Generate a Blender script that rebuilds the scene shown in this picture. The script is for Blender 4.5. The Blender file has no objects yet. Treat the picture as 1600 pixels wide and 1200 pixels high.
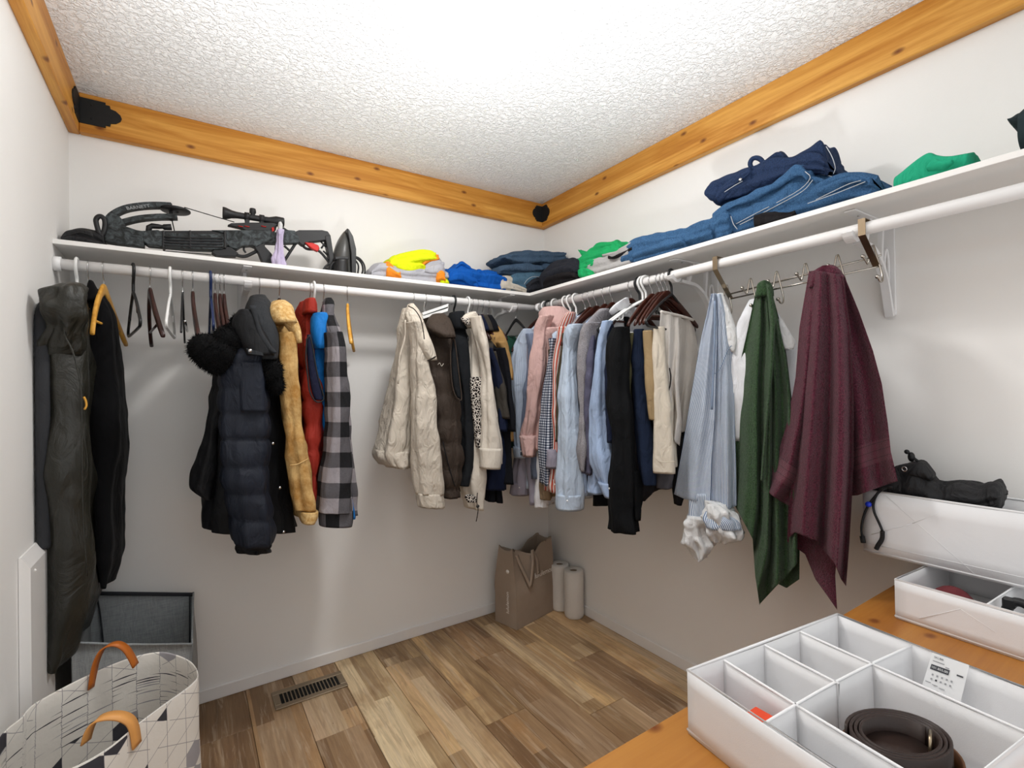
import bpy, math, random
import numpy as np
from mathutils import Vector, Matrix
random.seed(7); RNG = np.random.default_rng(7)
scene = bpy.context.scene
COL = scene.collection

# ------------------------------------------------------------------ camera, world, exposure
F_PX, PITCH, ROLL, YAW = 762.72, 0.00658, -0.01623, 0.58412
CAM = np.array([-1.87409, -2.44567, 1.30328])
_fw = np.array([math.sin(YAW)*math.cos(PITCH), math.cos(YAW)*math.cos(PITCH), math.sin(PITCH)])
_r = np.array([math.cos(YAW), -math.sin(YAW), 0.0]); _u = np.cross(_r, _fw)
RT = math.cos(ROLL)*_r + math.sin(ROLL)*_u
UP = -math.sin(ROLL)*_r + math.cos(ROLL)*_u
FW = _fw
cd = bpy.data.cameras.new('camera'); cam = bpy.data.objects.new('camera', cd); COL.objects.link(cam)
cd.sensor_width = 36.0; cd.lens = F_PX/1600*36.0; cd.clip_start = 0.02
m = Matrix.Identity(4)
for i in range(3):
    m[i][0], m[i][1], m[i][2], m[i][3] = RT[i], UP[i], -FW[i], CAM[i]
cam.matrix_world = m
scene.camera = cam
scene.view_settings.view_transform = 'Standard'
scene.view_settings.look = 'None'
scene.view_settings.gamma = 1.0
scene.view_settings.use_curve_mapping = False
scene.view_settings.exposure = 1.48
LAMP_STRENGTH = 32.0
WORLD_STRENGTH = 0.42
wd = bpy.data.worlds.new('world'); scene.world = wd; wd.use_nodes = True
wb = wd.node_tree.nodes['Background']
wb.inputs[0].default_value = (0.96, 0.985, 1.0, 1); wb.inputs[1].default_value = WORLD_STRENGTH

# added fill spot aimed up to brighten the ceiling, like a bounced flash
sd = bpy.data.lights.new('ceiling_fill_spot', 'SPOT'); so = bpy.data.objects.new('ceiling_fill_spot', sd); COL.objects.link(so)
sd.energy = 80.0; sd.spot_size = math.radians(104); sd.spot_blend = 1.0; sd.shadow_soft_size = .06; sd.color = (.95, .985, 1)
so.location = (-1.45, -2.0, 1.05); so.rotation_euler = (Vector((-1.35, -1.62, 2.44))-so.location).to_track_quat('-Z', 'Y').to_euler()

ROOM_L, ROOM_F, ROOM_H = -2.245, -3.1, 2.44
SHELF_B, SHELF_T = 1.800, 1.816
ROD_Z, ROD_R, ROD_D = 1.737, 0.018, 0.27

def at(px, py, ax, v):
    """the point on the plane ax = v that lies in the direction of photo pixel (px, py)"""
    px = np.asarray(px, float); py = np.asarray(py, float)
    d = FW + RT*((px-800)/F_PX)[..., None] - UP*((py-600)/F_PX)[..., None]
    i = 'xyz'.index(ax)
    t = (v-CAM[i])/d[..., i]
    return CAM + d*t[..., None]

# ------------------------------------------------------------------ objects
def link(o, parent=None):
    COL.objects.link(o)
    if parent is not None:
        o.parent = parent
        o.matrix_parent_inverse = parent.matrix_basis.inverted()
    return o

def tag(o, label, cat, group=None, kind=None):
    if label: o['label'] = label
    if cat: o['category'] = cat
    if group: o['group'] = group
    if kind: o['kind'] = kind
    return o

def thing(name, label, cat, loc=(0, 0, 0), rz=0.0, group=None):
    o = bpy.data.objects.new(name, None); o.empty_display_size = 0.05
    o.location = loc; o.rotation_euler = (0, 0, rz)
    o.matrix_basis = Matrix.Translation(Vector(loc)) @ Matrix.Rotation(rz, 4, 'Z')
    COL.objects.link(o)
    return tag(o, label, cat, group)

def mesh(name, V, Fc, mat, uv=None, smooth=True):
    me = bpy.data.meshes.new(name)
    me.from_pydata([tuple(map(float, v)) for v in V], [], [tuple(map(int, f)) for f in Fc])
    if uv is not None:
        ul = me.uv_layers.new(name='UVMap')
        vi = np.empty(len(me.loops), dtype=np.int32); me.loops.foreach_get('vertex_index', vi)
        ul.data.foreach_set('uv', np.asarray(uv, dtype=np.float32)[vi].ravel())
    if mat: me.materials.append(mat)
    if smooth: me.polygons.foreach_set('use_smooth', [True]*len(me.polygons))
    me.update()
    return me

def obj(name, V, Fc, mat, parent=None, uv=None, smooth=True):
    return link(bpy.data.objects.new(name, mesh(name, V, Fc, mat, uv, smooth)), parent)

def obj_me(name, me, parent=None):
    return link(bpy.data.objects.new(name, me), parent)

def local(name, V, Fc, mat, parent, uv=None, smooth=True):
    """a part whose vertices are given in its parent's own frame"""
    o = bpy.data.objects.new(name, mesh(name, V, Fc, mat, uv, smooth)); COL.objects.link(o); o.parent = parent
    return o

def local_me(name, me, parent):
    o = bpy.data.objects.new(name, me); COL.objects.link(o); o.parent = parent
    return o

class MB:
    def __init__(s): s.V = []; s.F = []; s.n = 0
    def add(s, V, Fc):
        V = np.asarray(V, float).reshape(-1, 3)
        s.V.append(V); s.F += [tuple(i+s.n for i in f) for f in Fc]; s.n += len(V); return s
    def get(s): return np.concatenate(s.V), s.F

def g_box(c, size, bev=0.0, rot=None):
    """bevelled box (24 verts): centre, size"""
    hx, hy, hz = [v/2 for v in size]; b = min(bev, hx*.9, hy*.9, hz*.9)
    if b <= 0:
        V = [(sx*hx, sy*hy, sz*hz) for sx in (-1, 1) for sy in (-1, 1) for sz in (-1, 1)]
        Fc = [(0, 1, 3, 2), (4, 6, 7, 5), (0, 4, 5, 1), (2, 3, 7, 6), (0, 2, 6, 4), (1, 5, 7, 3)]
    else:
        V = []; idx = {}
        for sx in (-1, 1):
            for sy in (-1, 1):
                for sz in (-1, 1):
                    for k in range(3):
                        h = [hx-b, hy-b, hz-b]; h[k] += b
                        idx[(sx, sy, sz, k)] = len(V); V.append((sx*h[0], sy*h[1], sz*h[2]))
        Fc = []
        q = [(-1, -1), (1, -1), (1, 1), (-1, 1)]
        for s in (-1, 1):
            Fc.append([idx[(s, a, c2, 0)] for a, c2 in (q if s > 0 else q[::-1])])
            Fc.append([idx[(a, s, c2, 1)] for a, c2 in (q[::-1] if s > 0 else q)])
            Fc.append([idx[(a, c2, s, 2)] for a, c2 in (q if s > 0 else q[::-1])])
        for s in (-1, 1):
            for t in (-1, 1):
                Fc.append((idx[(s, t, -1, 0)], idx[(s, t, 1, 0)], idx[(s, t, 1, 1)], idx[(s, t, -1, 1)]))
                Fc.append((idx[(s, -1, t, 0)], idx[(s, 1, t, 0)], idx[(s, 1, t, 2)], idx[(s, -1, t, 2)]))
                Fc.append((idx[(-1, s, t, 1)], idx[(1, s, t, 1)], idx[(1, s, t, 2)], idx[(-1, s, t, 2)]))
                for w in (-1, 1):
                    Fc.append((idx[(s, t, w, 0)], idx[(s, t, w, 1)], idx[(s, t, w, 2)]))
    V = np.array(V, float)
    if rot is not None: V = V @ np.array(rot).T
    return V + np.array(c, float), Fc

def rotz(a): return np.array([[math.cos(a), -math.sin(a), 0], [math.sin(a), math.cos(a), 0], [0, 0, 1]])

def crom(P, n):
    """Catmull-Rom through rows P, resampled to n rows"""
    P = np.asarray(P, float)
    if len(P) == 2:
        t = np.linspace(0, 1, n)[:, None]; return P[0]*(1-t)+P[1]*t
    t = np.linspace(0, len(P)-1, n); i = np.clip(t.astype(int), 0, len(P)-2); f = (t-i)[:, None]
    Q = np.vstack([2*P[0]-P[1], P, 2*P[-1]-P[-2]])
    p0, p1, p2, p3 = Q[i], Q[i+1], Q[i+2], Q[i+3]
    return .5*(2*p1+(p2-p0)*f+(2*p0-5*p1+4*p2-p3)*f**2+(3*p1-p0-3*p2+p3)*f**3)

def g_tube(P, r, n=8, closed=False, smooth=0):
    P = np.asarray(P, float)
    if smooth: P = crom(np.vstack([P, P[:1]]) if closed else P, smooth)
    if smooth and closed: P = P[:-1]
    M = len(P); R = np.broadcast_to(np.asarray(r, float), (M,)) if np.ndim(r) else np.full(M, r)
    T = (np.roll(P, -1, 0)-np.roll(P, 1, 0)) if closed else np.gradient(P, axis=0)
    T /= np.linalg.norm(T, axis=1)[:, None]+1e-12
    up = np.array([0, 0, 1.0]) if abs(T[0][2]) < .9 else np.array([1.0, 0, 0])
    N = np.cross(T[0], up); N /= np.linalg.norm(N); V = []
    th = np.linspace(0, 2*np.pi, n, endpoint=False)
    for i in range(M):
        N = N-T[i]*(N@T[i]); N /= np.linalg.norm(N)+1e-12; B = np.cross(T[i], N)
        V.append(P[i]+R[i]*(np.cos(th)[:, None]*N+np.sin(th)[:, None]*B))
    V = np.concatenate(V); Fc = []
    for i in range(M if closed else M-1):
        a, b = i*n, ((i+1) % M)*n
        Fc += [(a+j, a+(j+1) % n, b+(j+1) % n, b+j) for j in range(n)]
    if not closed:
        Fc += [tuple(range(n))[::-1], tuple((M-1)*n+j for j in range(n))]
    return V, Fc

def g_cyl(a, b, r, n=16): return g_tube([a, b], r, n)

def g_sphere(c, r, n=12, m_=8, sc=(1, 1, 1)):
    V = [(0, 0, 1)]; Fc = []
    for i in range(1, m_):
        t = math.pi*i/m_
        for j in range(n):
            p = 2*math.pi*j/n; V.append((math.sin(t)*math.cos(p), math.sin(t)*math.sin(p), math.cos(t)))
    V.append((0, 0, -1)); L = len(V)-1
    for j in range(n):
        Fc.append((0, 1+j, 1+(j+1) % n)); Fc.append((L, L-n+(j+1) % n, L-n+j))
        for i in range(m_-2):
            a = 1+i*n; Fc.append((a+j, a+n+j, a+n+(j+1) % n, a+(j+1) % n))
    return np.array(V)*r*np.array(sc)+np.array(c), Fc

def g_lathe(prof, c=(0, 0, 0), n=24):
    """profile [(r, z)] about the z axis"""
    V = []; Fc = []; th = np.linspace(0, 2*np.pi, n, endpoint=False)
    for r, z in prof: V.append(np.stack([r*np.cos(th), r*np.sin(th), np.full(n, z)], 1))
    for i in range(len(prof)-1):
        a, b = i*n, (i+1)*n
        Fc += [(a+j, a+(j+1) % n, b+(j+1) % n, b+j) for j in range(n)]
    return np.concatenate(V)+np.array(c), Fc

def g_prism(poly, ax, v0, v1):
    """polygon of 3-D points extruded along world axis from v0 to v1 (offsets)"""
    P = np.asarray(poly, float); i = 'xyz'.index(ax); A = P.copy(); B = P.copy(); A[:, i] += v0; B[:, i] += v1
    n = len(P)
    Fc = [tuple(range(n)), tuple(range(2*n-1, n-1, -1))] + [(j, n+j, n+(j+1) % n, (j+1) % n) for j in range(n)]
    return np.vstack([A, B]), Fc

def waves(P, scale, seed, k=6):
    """cheap smooth 3-D noise in -1..1"""
    r = np.random.default_rng(seed); out = np.zeros(P.shape[:-1])
    for i in range(k):
        d = r.normal(size=3); d /= np.linalg.norm(d); s = scale*(.6+1.3*r.random())
        out += np.sin(P@d*s+r.random()*6.28+.8*np.sin(P@np.roll(d, 1)*s*.7+r.random()*6.28))
    return out/k*1.6

def rings_mesh(C, A, B, ex=2.4, n=36, folds=(), wr=0.0, wsc=22.0, seed=0, hem=False, quilt=None, qamp=.012, tcap=True):
    """loft of super-ellipse rings; C centres, A / B half axis vectors (M,3). Returns V, F, UV"""
    C, A, B = (np.asarray(x, float) for x in (C, A, B)); M = len(C)
    th = np.linspace(0, 2*np.pi, n, endpoint=False)
    e = 2.0/ex; cx = np.sign(np.cos(th))*np.abs(np.cos(th))**e; cy = np.sign(np.sin(th))*np.abs(np.sin(th))**e
    a = np.linalg.norm(A, axis=1)[:, None]+1e-9; b = np.linalg.norm(B, axis=1)[:, None]+1e-9
    P = C[:, None]+A[:, None]*cx[None, :, None]+B[:, None]*cy[None, :, None]
    Nn = (A/a**2)[:, None]*np.cos(th)[None, :, None]+(B/b**2)[:, None]*np.sin(th)[None, :, None]
    Nn /= np.linalg.norm(Nn, axis=2)[..., None]+1e-9
    t = np.linspace(0, 1, M)[:, None]; rr = np.random.default_rng(seed+11)
    d = np.zeros((M, n))
    per = np.cumsum(np.concatenate([[0], np.linalg.norm(np.diff(P.mean(0), axis=0), axis=1)]))
    arc = per[None, :]
    for (wl, amp) in folds:
        ph = rr.random()*6.28; sw = rr.normal()*1.5
        d += amp*np.cos(arc*2*np.pi/wl+ph+sw*t+.8*np.sin(t*5+ph))*(.35+.65*t)
    if wr:
        Pq = P+.02*np.stack([waves(P, 9, seed+21), waves(P, 9, seed+22), waves(P, 9, seed+23)], -1)
        rg = 1-2*np.abs(waves(Pq*np.array([1, 1, .55]), wsc*.8, seed+31, 4)).clip(0, 1)
        d += wr*.8*waves(P*np.array([1, 1, .8]), wsc, seed)+wr*.9*rg+wr*.4*waves(P, wsc*2.3, seed+5)
    if quilt is not None: d += qamp*np.asarray(quilt)[:, None]
    lim = np.minimum(a, b)*.8
    d = np.clip(d, -lim, lim)
    P = P+Nn*d[..., None]
    L = np.concatenate([[0], np.cumsum(np.linalg.norm(np.diff(C, axis=0), axis=1))])
    U = np.stack(np.broadcast_arrays(arc, L[:, None]), -1).reshape(-1, 2)
    V = P.reshape(-1, 3); Fc = []
    for i in range(M-1):
        p, q = i*n, (i+1)*n
        Fc += [(p+j, q+j, q+(j+1) % n, p+(j+1) % n) for j in range(n)]
    V = [V]; UVs = [U]; cnt = M*n
    def cap(i, inner):
        nonlocal cnt, Fc
        base = i*n
        if inner:
            step = C[i]-C[i-1]; step = step/(np.linalg.norm(step)+1e-9)
            R = C[i]+(P[i]-C[i])*.86-step*.012
            V.append(R); UVs.append(U[base:base+n]); nb = cnt; cnt += n
            Fc += [(base+j, nb+j, nb+(j+1) % n, base+(j+1) % n) for j in range(n)]
            V.append((C[i]-step*.05)[None]); UVs.append(U[base:base+1]); ce = cnt; cnt += 1
            Fc += [(nb+j, ce, nb+(j+1) % n) for j in range(n)]
        else:
            V.append(P[i].mean(0)[None]); UVs.append(U[base:base+1]); ce = cnt; cnt += 1
            Fc += [(base+j, ce, base+(j+1) % n) for j in range(n)] if i else [(base+(j+1) % n, ce, base+j) for j in range(n)]
    cap(0, False); cap(M-1, hem)
    return np.concatenate(V), Fc, np.concatenate(UVs)

def cloth(name, rows, mt, parent=None, plane=('y', -.45), depth=.05, off=0.0, ex=2.4, n=36, folds=(), wr=.0, wsc=22, seed=0,
          hem=False, seams=None, qamp=.012, face=None, horiz=False, rest=None, dscale=None, res=.013):
    """soft lofted piece. rows: (py, xl, xr) going down, or horiz: (px, ytop, ybot) going along; on a real plane, with depth"""
    R = np.asarray(rows, float)
    Ltot = np.abs(np.diff(R[:, 0])).sum()
    M = int(max(8, min(90, Ltot/F_PX*2.2/res)))
    D = crom(R, M); ax, v = plane
    if np.ndim(v): v = np.interp(np.linspace(0, 1, M), np.linspace(0, 1, len(v)), v)
    if face is None: face = (ax == 'x' and not horiz)
    if horiz:
        p0 = at(D[:, 0], D[:, 1], ax, v); p1 = at(D[:, 0], D[:, 2], ax, v)
        if rest is not None:
            p1[:, 2] = rest
    else:
        p0 = at(D[:, 1], D[:, 0], ax, v); p1 = at(D[:, 2], D[:, 0], ax, v)
    C = (p0+p1)/2; A = (p1-p0)/2
    nv = np.zeros(3); nv['xyz'.index(ax)] = 1.0
    if face:
        h = C-CAM; h[:, 2] = 0; h /= np.linalg.norm(h, axis=1)[:, None]
        perp = np.stack([h[:, 1], -h[:, 0], 0*h[:, 0]], 1)
        A = perp*np.abs((A*perp).sum(1))[:, None]; Bd = h
    else:
        Bd = np.broadcast_to(nv, C.shape)
    if horiz: A = np.abs(A)*np.array([0, 0, 1.0])
    if dscale is not None:
        ds = np.interp(np.linspace(0, 1, M), np.linspace(0, 1, len(dscale)), dscale)
    else: ds = np.ones(M)
    B = Bd*(depth*ds)[:, None]
    C = C+Bd*(depth*ds)[:, None] if off == 'front' else C+Bd*off
    q = None
    if seams is not None:
        sv = np.asarray(seams, float); y = D[:, 0]; k = np.clip(np.searchsorted(sv, y)-1, 0, len(sv)-2)
        fr = np.clip((y-sv[k])/(sv[k+1]-sv[k]), 0, 1); q = np.sqrt(np.sin(np.pi*fr).clip(0))-.6
    V, Fc, UV = rings_mesh(C, A, B, ex, n, folds, wr, wsc, seed, hem, q, qamp)
    if rest is not None: V[:, 2] = np.maximum(V[:, 2], rest+.0005)
    V[:, 0] = np.maximum(V[:, 0], ROOM_L+.006)
    return obj(name, V, Fc, mt, parent, UV)

def body(name, rod, s, zt, zb, mt, parent, u0=.05, u1=.45, th=.022, neck=.06, seed=0, folds=((.12, .008), (.05, .003)), wr=.006, slope=.10, dy=0.0, hem=True):
    """a garment's body hanging across the rod: rod 'b' (back wall) or 'r' (right wall), s = place along the rod"""
    M = int(max(10, (zt-zb)/.02)); t = np.linspace(0, 1, M); z = zt+(zb-zt)*t
    k = np.clip((zt-z)/slope, 0, 1)**.7; half = neck+((u1-u0)/2-neck)*k; uc = (u0+u1)/2
    thk = th*(.55+.45*k)*(1+.25*t)
    C = np.zeros((M, 3)); A = np.zeros((M, 3)); B = np.zeros((M, 3))
    if rod == 'b': C[:, 0] = s+dy*t; C[:, 1] = -uc; A[:, 1] = -half; B[:, 0] = thk
    else: C[:, 1] = s+dy*t; C[:, 0] = -uc; A[:, 0] = -half; B[:, 1] = -thk
    C[:, 2] = z
    V, Fc, UV = rings_mesh(C, A, B, 2.6, 44, folds, wr, 20, seed, hem)
    return obj(name, V, Fc, mt, parent, UV)

def poly_resample(pts, n):
    P = np.asarray(pts, float)
    L = np.concatenate([[0], np.cumsum(np.linalg.norm(np.diff(P, axis=0), axis=1))]); q = np.linspace(0, L[-1], n)
    return np.stack([np.interp(q, L, P[:, k]) for k in range(P.shape[1])], 1)

def sheet(name, top, right, bottom, left, mt, parent=None, plane=('x', -.25), dfn=None, nu=44, nv=60, thick=.006, wr=.0, seed=0, wsc=25, nuv=False):
    """a hanging cloth panel between four edge lines (top and bottom run left to right, left and right run down)"""
    T, Bm = poly_resample(top, nu), poly_resample(bottom, nu); Lf, Rt = poly_resample(left, nv), poly_resample(right, nv)
    s = np.linspace(0, 1, nu)[None, :, None]; t = np.linspace(0, 1, nv)[:, None, None]
    G = (1-t)*T[None]+t*Bm[None]+(1-s)*Lf[:, None]+s*Rt[:, None]-((1-s)*(1-t)*T[0]+s*(1-t)*T[-1]+(1-s)*t*Bm[0]+s*t*Bm[-1])
    P = at(G[..., 0], G[..., 1], *plane)
    ss, tt = np.broadcast_to(s[..., 0], (nv, nu)), np.broadcast_to(t[..., 0], (nv, nu))
    d = dfn(ss, tt) if dfn else np.zeros((nv, nu))
    if wr: d = d+wr*waves(P, wsc, seed)
    ray = CAM-P; ln = np.linalg.norm(ray, axis=2)[..., None]; ray /= ln
    P = P+ray*d[..., None]
    Bk = P-ray*thick
    V = np.concatenate([P.reshape(-1, 3), Bk.reshape(-1, 3)]); N = nu*nv; Fc = []
    for i in range(nv-1):
        for j in range(nu-1):
            a = i*nu+j; q = (a, a+nu, a+nu+1, a+1); Fc.append(q); Fc.append(tuple(N+x for x in q[::-1]))
    edge = [j for j in range(nu)]+[i*nu+nu-1 for i in range(1, nv)]+[(nv-1)*nu+j for j in range(nu-2, -1, -1)]+[i*nu for i in range(nv-2, 0, -1)]
    for a, b in zip(edge, edge[1:]+edge[:1]): Fc.append((a, b, N+b, N+a))
    wid = np.linalg.norm(P[-1, 0]-P[-1, -1]); hgt = np.linalg.norm(P[0, nu//2]-P[-1, nu//2])
    UV = np.stack([ss*(1 if nuv else wid), tt*(1 if nuv else hgt)], -1).reshape(-1, 2)
    return obj(name, V, Fc, mt, parent, np.concatenate([UV, UV]))

def prism_px(name, pts, mt, parent, plane, th, off=0.0, smooth=False, sub=0):
    """solid plate with a traced outline, at its own distance and thickness"""
    P = at([p[0] for p in pts], [p[1] for p in pts], *plane)
    if sub: P = crom(np.vstack([P, P[:1]]), sub)[:-1]
    o = obj(name, *g_prism(P, plane[0], off-th/2, off+th/2), mt, parent, smooth=smooth)
    bv = o.modifiers.new('bevel', 'BEVEL'); bv.width = min(.003, th*.2); bv.segments = 2; bv.limit_method = 'ANGLE'
    return o

def tube_px(name, pts, r, mt, parent, plane, n=8, smooth=24, offs=None):
    P = at([p[0] for p in pts], [p[1] for p in pts], *plane)
    if offs is not None: P[:, 'xyz'.index(plane[0])] += np.asarray(offs, float)
    return obj(name, *g_tube(P, r, n, smooth=smooth), mt, parent)

def text(name, body_, size, M4, mt, parent, extrude=.0003):
    cu = bpy.data.curves.new(name, 'FONT'); cu.body = body_; cu.size = size; cu.extrude = extrude
    cu.align_x = 'CENTER'; cu.align_y = 'CENTER'; cu.resolution_u = 3
    to = bpy.data.objects.new(name+'_src', cu); COL.objects.link(to)
    dg = bpy.context.evaluated_depsgraph_get(); dg.update()
    me = bpy.data.meshes.new_from_object(to.evaluated_get(dg)); me.name = name
    bpy.data.objects.remove(to); me.transform(M4); me.materials.clear(); me.materials.append(mt)
    return obj_me(name, me, parent)

# ------------------------------------------------------------------ materials
def lin(c):
    if isinstance(c, str):
        c = c.lstrip('#'); c = [int(c[i:i+2], 16)/255 for i in (0, 2, 4)]
    return tuple(x/12.92 if x <= .04045 else ((x+.055)/1.055)**2.4 for x in c)+(1.0,)

class NT:
    def __init__(s, name, rough=.8, metal=0.0, spec=.3):
        s.m = bpy.data.materials.new(name); s.m.use_nodes = True; s.t = s.m.node_tree
        s.b = s.t.nodes['Principled BSDF']
        s.b.inputs['Roughness'].default_value = rough; s.b.inputs['Metallic'].default_value = metal
        s.b.inputs['Specular IOR Level'].default_value = spec
    def n(s, typ, **kw):
        x = s.t.nodes.new(typ)
        for k, v in kw.items(): setattr(x, k, v)
        return x
    def put(s, sock, v):
        if isinstance(v, bpy.types.NodeSocket): s.t.links.new(v, sock)
        else: sock.default_value = v
    def math(s, op, a, b=0.0, c=0.0):
        x = s.n('ShaderNodeMath', operation=op)
        s.put(x.inputs[0], a); s.put(x.inputs[1], b)
        if op in ('MULTIPLY_ADD', 'WRAP', 'COMPARE'): s.put(x.inputs[2], c)
        return x.outputs[0]
    def coord(s, which='UV', scale=(1, 1, 1), rot=(0, 0, 0), loc=(0, 0, 0)):
        if which == 'World':
            o = s.n('ShaderNodeNewGeometry').outputs['Position']
        else: o = s.n('ShaderNodeTexCoord').outputs[which]
        mp = s.n('ShaderNodeMapping'); s.t.links.new(o, mp.inputs[0])
        mp.inputs['Scale'].default_value = scale; mp.inputs['Rotation'].default_value = rot; mp.inputs['Location'].default_value = loc
        return mp.outputs[0]
    def sep(s, v):
        x = s.n('ShaderNodeSeparateXYZ'); s.t.links.new(v, x.inputs[0]); return x.outputs
    def noise(s, vec, scale, detail=4, rough=.55, dist=0.0):
        x = s.n('ShaderNodeTexNoise'); s.t.links.new(vec, x.inputs['Vector'])
        x.inputs['Scale'].default_value = scale; x.inputs['Detail'].default_value = detail
        x.inputs['Roughness'].default_value = rough; x.inputs['Distortion'].default_value = dist
        return x.outputs['Fac']
    def mix(s, f, a, b, mode='MIX'):
        x = s.n('ShaderNodeMix', data_type='RGBA', blend_type=mode)
        s.put(x.inputs[0], f); s.put(x.inputs[6], a); s.put(x.inputs[7], b); return x.outputs[2]
    def ramp(s, f, stops, interp='LINEAR'):
        x = s.n('ShaderNodeValToRGB'); s.put(x.inputs[0], f); cr = x.color_ramp; cr.interpolation = interp
        while len(cr.elements) < len(stops): cr.elements.new(.5)
        for e, (p, c) in zip(cr.elements, stops):
            e.position = p; e.color = lin(c) if not (isinstance(c, tuple) and len(c) == 4) else c
        return x.outputs[0]
    def bump(s, h, strength=.3, dist=.002):
        x = s.n('ShaderNodeBump'); s.put(x.inputs['Height'], h); x.inputs['Strength'].default_value = strength
        x.inputs['Distance'].default_value = dist; s.t.links.new(x.outputs[0], s.b.inputs['Normal'])
    def color(s, c): s.put(s.b.inputs['Base Color'], c)

def plain(name, col, rough=.5, metal=0.0, spec=.4, var=.06, vs=9.0, bs=0.0, bscale=300.0, bd=.001):
    n = NT(name, rough, metal, spec); v = n.coord('World'); c = lin(col)
    f = n.noise(v, vs, 3)
    n.color(n.mix(f, tuple(x*(1-var*2) for x in c[:3])+(1,), tuple(min(1, x*(1+var*1.2)) for x in c[:3])+(1,)))
    if bs: n.bump(n.noise(v, bscale, 2), bs, bd)
    return n.m

def fabric(name, col, weave=900.0, bs=.25, var=.10, rough=.9, sheen=.0, pat=None, wrinkle=.5, spec=.15, wscale=28.0):
    """woven cloth: mottled colour, fine weave and small creases; pat(n, uvsep) -> colour socket"""
    n = NT(name, rough, 0, spec); uv = n.coord('UV'); w = n.coord('World'); c = lin(col)
    f = n.noise(w, 16, 4)
    base = pat(n, n.sep(uv), uv) if pat else c
    dk = n.mix(f, (1-var*1.6,)*3+(1,), (1+var*.4,)*3+(1,))
    n.color(n.mix(1.0, base, dk, 'MULTIPLY'))
    h1 = n.noise(n.coord('World', (1, 1, .45)), wscale, 4, .5, 1.2); h2 = n.noise(w, weave, 1)
    n.bump(n.math('MULTIPLY_ADD', h2, .12*bs*4*.25, n.math('MULTIPLY', h1, wrinkle)), .85, .018)
    if sheen: n.b.inputs['Sheen Weight'].default_value = sheen; n.b.inputs['Sheen Roughness'].default_value = .4
    return n.m

def p_stripe(c1, c2, per=.008, duty=.5, axis=0):
    def f(n, xyz, uv):
        fr = n.math('FRACT', n.math('MULTIPLY', xyz[axis], 1/per)); return n.mix(n.math('LESS_THAN', fr, duty), lin(c1), lin(c2))
    return f

def p_check(c1, c2, c3, per=.012, duty=.5):
    def f(n, xyz, uv):
        a = n.math('LESS_THAN', n.math('FRACT', n.math('MULTIPLY', xyz[0], 1/per)), duty)
        b = n.math('LESS_THAN', n.math('FRACT', n.math('MULTIPLY', xyz[1], 1/per)), duty)
        s = n.math('ADD', a, b)
        return n.mix(n.math('GREATER_THAN', s, 1.5), n.mix(n.math('GREATER_THAN', s, .5), lin(c1), lin(c2)), lin(c3))
    return f

def p_melange(c1, c2, sc=260.0, st=(1, 1, 1)):
    def f(n, xyz, uv): return n.mix(n.ramp(n.noise(n.coord('World', st), sc, 4, .7), [(.36, '#000000'), (.64, '#ffffff')]), lin(c1), lin(c2))
    return f

def wood(name, c_lo, c_mid, c_hi, axis='x', rough=.45, gs=1.0, knots=True, which='World'):
    n = NT(name, rough, 0, .35)
    sc = {'x': (.55, 7, 7), 'y': (7, .55, 7), 'z': (7, 7, .55)}[axis]
    v = n.coord(which, tuple(s*gs for s in sc)); f = n.noise(v, 2.2, 6, .6, .9)
    g = n.noise(n.coord(which, tuple(s*gs*(1 if s < 1 else 6) for s in sc)), 3, 3, .6)
    col = n.ramp(n.math('MULTIPLY_ADD', g, .25, n.math('MULTIPLY', f, .85)), [(.32, c_lo), (.52, c_mid), (.72, c_hi)])
    if knots:
        vo = n.n('ShaderNodeTexVoronoi', voronoi_dimensions='2D'); x3 = n.sep(n.coord(which)); cb = n.n('ShaderNodeCombineXYZ')
        n.t.links.new(n.math('MULTIPLY', x3[{'x': 0, 'y': 1, 'z': 2}[axis]], 3.6), cb.inputs[0])
        n.t.links.new(n.math('ADD', n.math('MULTIPLY', x3[2 if axis != 'z' else 0], 7.0), n.math('MULTIPLY', x3[1 if axis == 'x' else 0], 5.0)), cb.inputs[1])
        n.t.links.new(cb.outputs[0], vo.inputs['Vector']); vo.inputs['Scale'].default_value = 1.0
        col = n.mix(n.ramp(vo.outputs['Distance'], [(.0, '#ffffff'), (.035, '#dddddd'), (.075, '#222222'), (.16, '#000000')]), col, lin('#6a3413'))
    n.color(col); n.bump(g, .12, .002)
    return n.m

# -- setting
def m_wall():
    n = NT('painted_wall', .75, 0, .2); v = n.coord('World')
    n.color(n.mix(n.noise(v, 2.5, 3), lin('#efedea'), lin('#f4f2ef'))); n.bump(n.noise(v, 190, 3), .12, .0015); return n.m
M_WALL = m_wall()
def m_ceil():
    n = NT('stippled_ceiling', .9, 0, .1); v = n.coord('World')
    n.color(n.mix(n.noise(v, 40, 3), lin('#f2f1f0'), lin('#fbfaf9')))
    h = n.ramp(n.noise(v, 62, 3, .6, .8), [(.42, '#000000'), (.62, '#ffffff')]); n.bump(h, .75, .006); return n.m
M_CEIL = m_ceil()
M_TRIM = plain('white_painted_trim', '#eeebe8', .4, var=.02)
M_MEL = plain('white_melamine', '#efedea', .35, var=.015)
M_ROD = plain('white_enamelled_rod', '#ebe9e8', .3, var=.015)
M_PLAS = plain('white_bracket_plastic', '#e9e8e8', .35, var=.02)
M_PINE_X = wood('pine_trim_along_x', '#96551a', '#c0802f', '#e0a650', 'x')
M_PINE_Y = wood('pine_trim_along_y', '#96551a', '#c0802f', '#e0a650', 'y')
M_IRON = plain('black_cast_iron', '#232323', .6, .3, bs=.4, bscale=220)
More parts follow.
